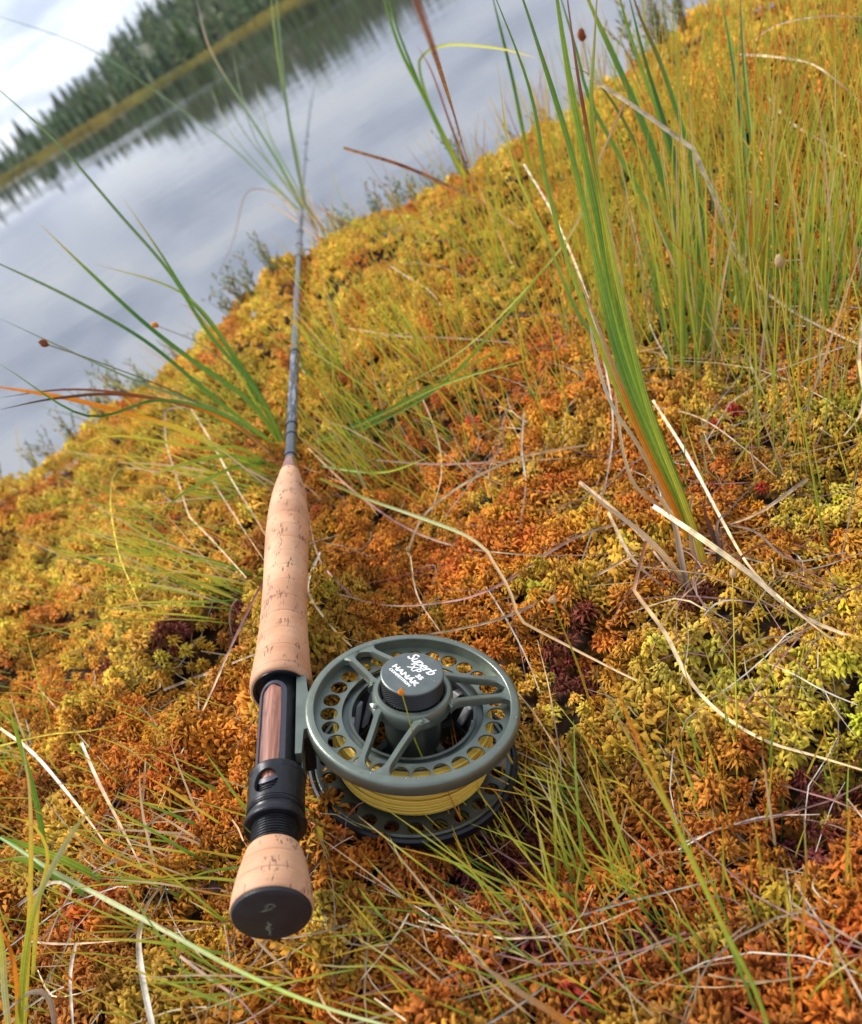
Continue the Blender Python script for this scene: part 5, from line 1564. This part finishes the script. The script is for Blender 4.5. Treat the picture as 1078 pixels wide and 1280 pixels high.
put('Superb', .0062, -.0092, .0042, shear=.35, bold=.00006, sx=.92, space=.92)
put('XP', .0046, -.0042, .0006, shear=.3, bold=.00005, sx=.95)
put('35', .0028, .0022, -.0003, bold=.00012, sx=1.25)
put('HAN\u00c1K', .0032, -.0082, -.0040, bold=.00013, sx=1.35)
put('COMPETITION', .00165, -.0076, -.0060, bold=.00008, sx=1.22)
put('\u00ae', .0012, .0056, -.0032, bold=.00003)

# foot and stem joining the reel to the rod
mfoot = MB()
top = [(.0160, .0466), (.0085, .0420), (-.0140, .0415), (-.0200, .0436), (-.0255, .0462), (-.0275, .0470), (.030, .0470)]
# plate seen from above: long along the barrel, narrowing to the rim
poly = [(.0290, .0452), (.0270, .0438), (.0120, .0425), (.0070, .0405), (-.0090, .0405), (-.0100, .0440), (-.0225, .0448), (-.0225, .0472), (.0290, .0472)]
zt, zb = -.0008, -.0060
n = len(poly)
vs = [(x, y, zt) for x, y in poly] + [(x, y, zb) for x, y in poly]
fs = [tuple(range(n)), tuple(range(n, 2 * n))[::-1]] + [(j, (j + 1) % n, n + (j + 1) % n, n + j) for j in range(n)]
mfoot.add(vs, fs)
foot = mfoot.build('stem', gunmetal, frame, smooth=False)
md = MB()
poly2 = [(.0060, .0405), (-.0085, .0405), (-.0095, .0440), (-.0215, .0455), (-.0215, .0470), (.0200, .0470)]
n = len(poly2)
vs = [(x, y, -.0062) for x, y in poly2] + [(x, y, -.0250) for x, y in poly2]
md.add(vs, [tuple(range(n)), tuple(range(n, 2 * n))[::-1]] + [(j, (j + 1) % n, n + (j + 1) % n, n + j) for j in range(n)])
md.build('foot_bracket', black, frame, smooth=False)
# curved foot lying on the barrel (rod axis is at local y = +.054, z = -.012 of the reel)
mft = MB(); vs = []; nn = 10; kk = 12
for i in range(nn + 1):
    s_ = -.0275 + .057 * i / nn
    half_a = math.radians(34) * (0.55 + .45 * math.sin(math.pi * i / nn))
    for j in range(kk + 1):
        a = math.pi * 1.5 - 0 + (j / kk * 2 - 1) * half_a + math.radians(0)
        rr_ = .0093
        # a measured so that the centre points to the reel (-y)
        vs.append((s_, .054 + rr_ * math.sin(a), -.012 + rr_ * math.cos(a)))
mft.add(vs, [(i * (kk + 1) + j, i * (kk + 1) + j + 1, (i + 1) * (kk + 1) + j + 1, (i + 1) * (kk + 1) + j) for i in range(nn) for j in range(kk)])
ft = mft.build('reel_foot', gunmetal, frame, auto=40)
md_ = ft.modifiers.new('thick', 'SOLIDIFY'); md_.thickness = .0012; md_.offset = 0

# spool: arbor, lower plate, rims
spool = perforated(MB(), .0262, .0405, -.0325, -.0340, 24, .0031, .0365, .06).build('spool', darkmetal, reel, auto=40)
lathe_z([(.0400, -.0310), (.0412, -.0307), (.0418, -.0315), (.0418, -.0348), (.0400, -.0348)], 128).build('spool_rim', darkmetal, spool, auto=35)
lathe_z([(.0424, -.0312), (.0434, -.0308), (.0443, -.0316), (.0445, -.0340), (.0438, -.0362), (.0400, -.0368), (.0402, -.0345), (.0424, -.0345)], 144).build('outer_rim', black, spool, auto=35)
lathe_z([(.0255, -.0074), (.0300, -.0074), (.0300, -.0084), (.0255, -.0084)], 96).build('arbor_flange', darkmetal, spool, auto=35)
# arbor wall: pale bars between two rings imitate light in its slots
lathe_z([(.0255, -.0080), (.0260, -.0080), (.0260, -.0300), (.0255, -.0300)], 96).build('arbor_wall', black, spool, auto=35)
lathe_z([(.0250, -.0060), (.0262, -.0060), (.0262, -.0085), (.0250, -.0085)], 96).build('arbor_ring', darkmetal, spool, auto=35)
lathe_z([(.0250, -.0295), (.0262, -.0295), (.0262, -.0335), (.0250, -.0335)], 96).build('arbor_ring', darkmetal, spool, auto=35)
for i in range(16):
    a = 2 * math.pi * i / 16; m = MB(); da = .07
    vs = []
    for z in (-.0115, -.0265):
        for (aa, rr_) in ((a - da, .0244), (a + da, .0244), (a + da, .0257), (a - da, .0257)): vs.append((rr_ * math.cos(aa - (z + .02) * 18), rr_ * math.sin(aa - (z + .02) * 18), z))
    m.add(vs, [(0, 1, 5, 4), (1, 2, 6, 5), (2, 3, 7, 6), (3, 0, 4, 7), (0, 1, 2, 3), (4, 5, 6, 7)])
    m.build('arbor_lit_slot', silver, spool, smooth=False)
# inner housing with lower spokes
lathe_z([(.0095, -.0010), (.0112, -.0012), (.0118, -.0100), (.0110, -.0330), (.0060, -.0350), (.0060, -.0020)], 72).build('drag_housing', darkmetal, spool, auto=35)
for i in range(5):
    a = 2 * math.pi * i / 5 + .4; m = MB(); vs = []
    ca, sa = math.cos(a), math.sin(a)
    for (rr_, hw, zt_, zb_) in ((.0105, .0022, -.0200, -.0335), (.0180, .0012, -.0275, -.0338), (.0255, .0020, -.0295, -.0338)):
        for (du, zz) in ((-hw, zb_), (-hw, zt_), (hw, zt_), (hw, zb_)): vs.append((rr_ * ca - du * sa, rr_ * sa + du * ca, zz))
    m.add(vs, [(b * 4 + j, b * 4 + (j + 1) % 4, b * 4 + 4 + (j + 1) % 4, b * 4 + 4 + j) for b in range(2) for j in range(4)])
    m.build('spool_spoke', darkmetal, spool, auto=40)

# yellow line: one continuous coil in several layers
def coil(m, r_, z0, z1, turns, t_, seed):
    rg = random.Random(seed); k = 6; n = int(turns * 56); vs = []
    ph = [rg.uniform(0, 6.28) for _ in range(4)]
    for i in range(n + 1):
        a = 2 * math.pi * i / 56; u = i / n
        rr_ = r_ + .00035 * math.sin(a * 1.7 + ph[0]) * math.sin(a * .31 + ph[1]) + .0004 * math.sin(i * .013 + ph[3])
        z = z0 + (z1 - z0) * u + .0006 * math.sin(a * .83 + ph[2]) * math.sin(a * .137 + ph[3])
        for j in range(k):
            b = 2 * math.pi * j / k
            vs.append(((rr_ + t_ * math.cos(b)) * math.cos(a), (rr_ + t_ * math.cos(b)) * math.sin(a), z + t_ * math.sin(b)))
    m.add(vs, [(i * k + j, i * k + (j + 1) % k, (i + 1) * k + (j + 1) % k, (i + 1) * k + j) for i in range(n) for j in range(k)])


ml = MB()
coil(ml, .0318, -.0088, -.0315, 23, .00058, 1)
coil(ml, .0311, -.0312, -.0090, 21, .00058, 2)
coil(ml, .0326, -.0100, -.0300, 6, .00055, 5)
lathe_z([(.0307, -.0085), (.0307, -.0320), (.0268, -.0320), (.0268, -.0085)], 72, ml)
ml.build('fly_line', linem, reel)


# ---- small water drops on the reel, the cap and a few leaves
dropm, n_, b_, N_, L_ = mat_new('water drop')
b_.inputs['Transmission Weight'].default_value = 1.0; b_.inputs['Roughness'].default_value = 0.02; b_.inputs['IOR'].default_value = 1.33
m = MB(); rd = random.Random(4)


def drop(m, c, r_):
    vs = []; k = 8
    for (f, z) in ((1.0, 0.0), (.92, .35), (.66, .66), (.3, .85)):
        for j in range(k): vs.append((c[0] + r_ * f * math.cos(6.2832 * j / k), c[1] + r_ * f * math.sin(6.2832 * j / k), c[2] + r_ * z * .75))
    fs = [(i * k + j, i * k + (j + 1) % k, (i + 1) * k + (j + 1) % k, (i + 1) * k + j) for i in range(3) for j in range(k)] + [tuple(range(k)), tuple(3 * k + j for j in range(k))]
    m.add(vs, fs)


for i in range(46):
    a = rd.uniform(0, 6.283); rr_ = rd.uniform(.0406, .0424)
    drop(m, (rr_ * math.cos(a), rr_ * math.sin(a), .00002), rd.uniform(.00018, .00045))
for i in range(10):
    a = rd.uniform(0, 6.283); rr_ = rd.uniform(.002, .0118)
    drop(m, (rr_ * math.cos(a), rr_ * math.sin(a), .0151), rd.uniform(.00015, .0003))
tag(m.build('water_drops', dropm, reel), kind='stuff')

# ---- damp air over the lake
hz = bpy.data.materials.new('damp air'); hz.use_nodes = True
hn = hz.node_tree; hn.nodes.clear()
ho = hn.nodes.new('ShaderNodeOutputMaterial'); hv = hn.nodes.new('ShaderNodeVolumePrincipled')
hv.inputs['Color'].default_value = (0.86, 0.92, 1.0, 1); hv.inputs['Density'].default_value = 0.00026; hv.inputs['Anisotropy'].default_value = 0.2
hn.links.new(hv.outputs[0], ho.inputs['Volume'])
m = MB()
x0, x1, y0, y1, z0, z1 = -520, 520, -420, 720, -2.0, 34.0
m.add([(x0, y0, z0), (x1, y0, z0), (x1, y1, z0), (x0, y1, z0), (x0, y0, z1), (x1, y0, z1), (x1, y1, z1), (x0, y1, z1)], [(0, 1, 2, 3), (4, 5, 6, 7), (0, 1, 5, 4), (1, 2, 6, 5), (2, 3, 7, 6), (3, 0, 4, 7)])
tag(m.build('haze', hz, smooth=False), kind='stuff')
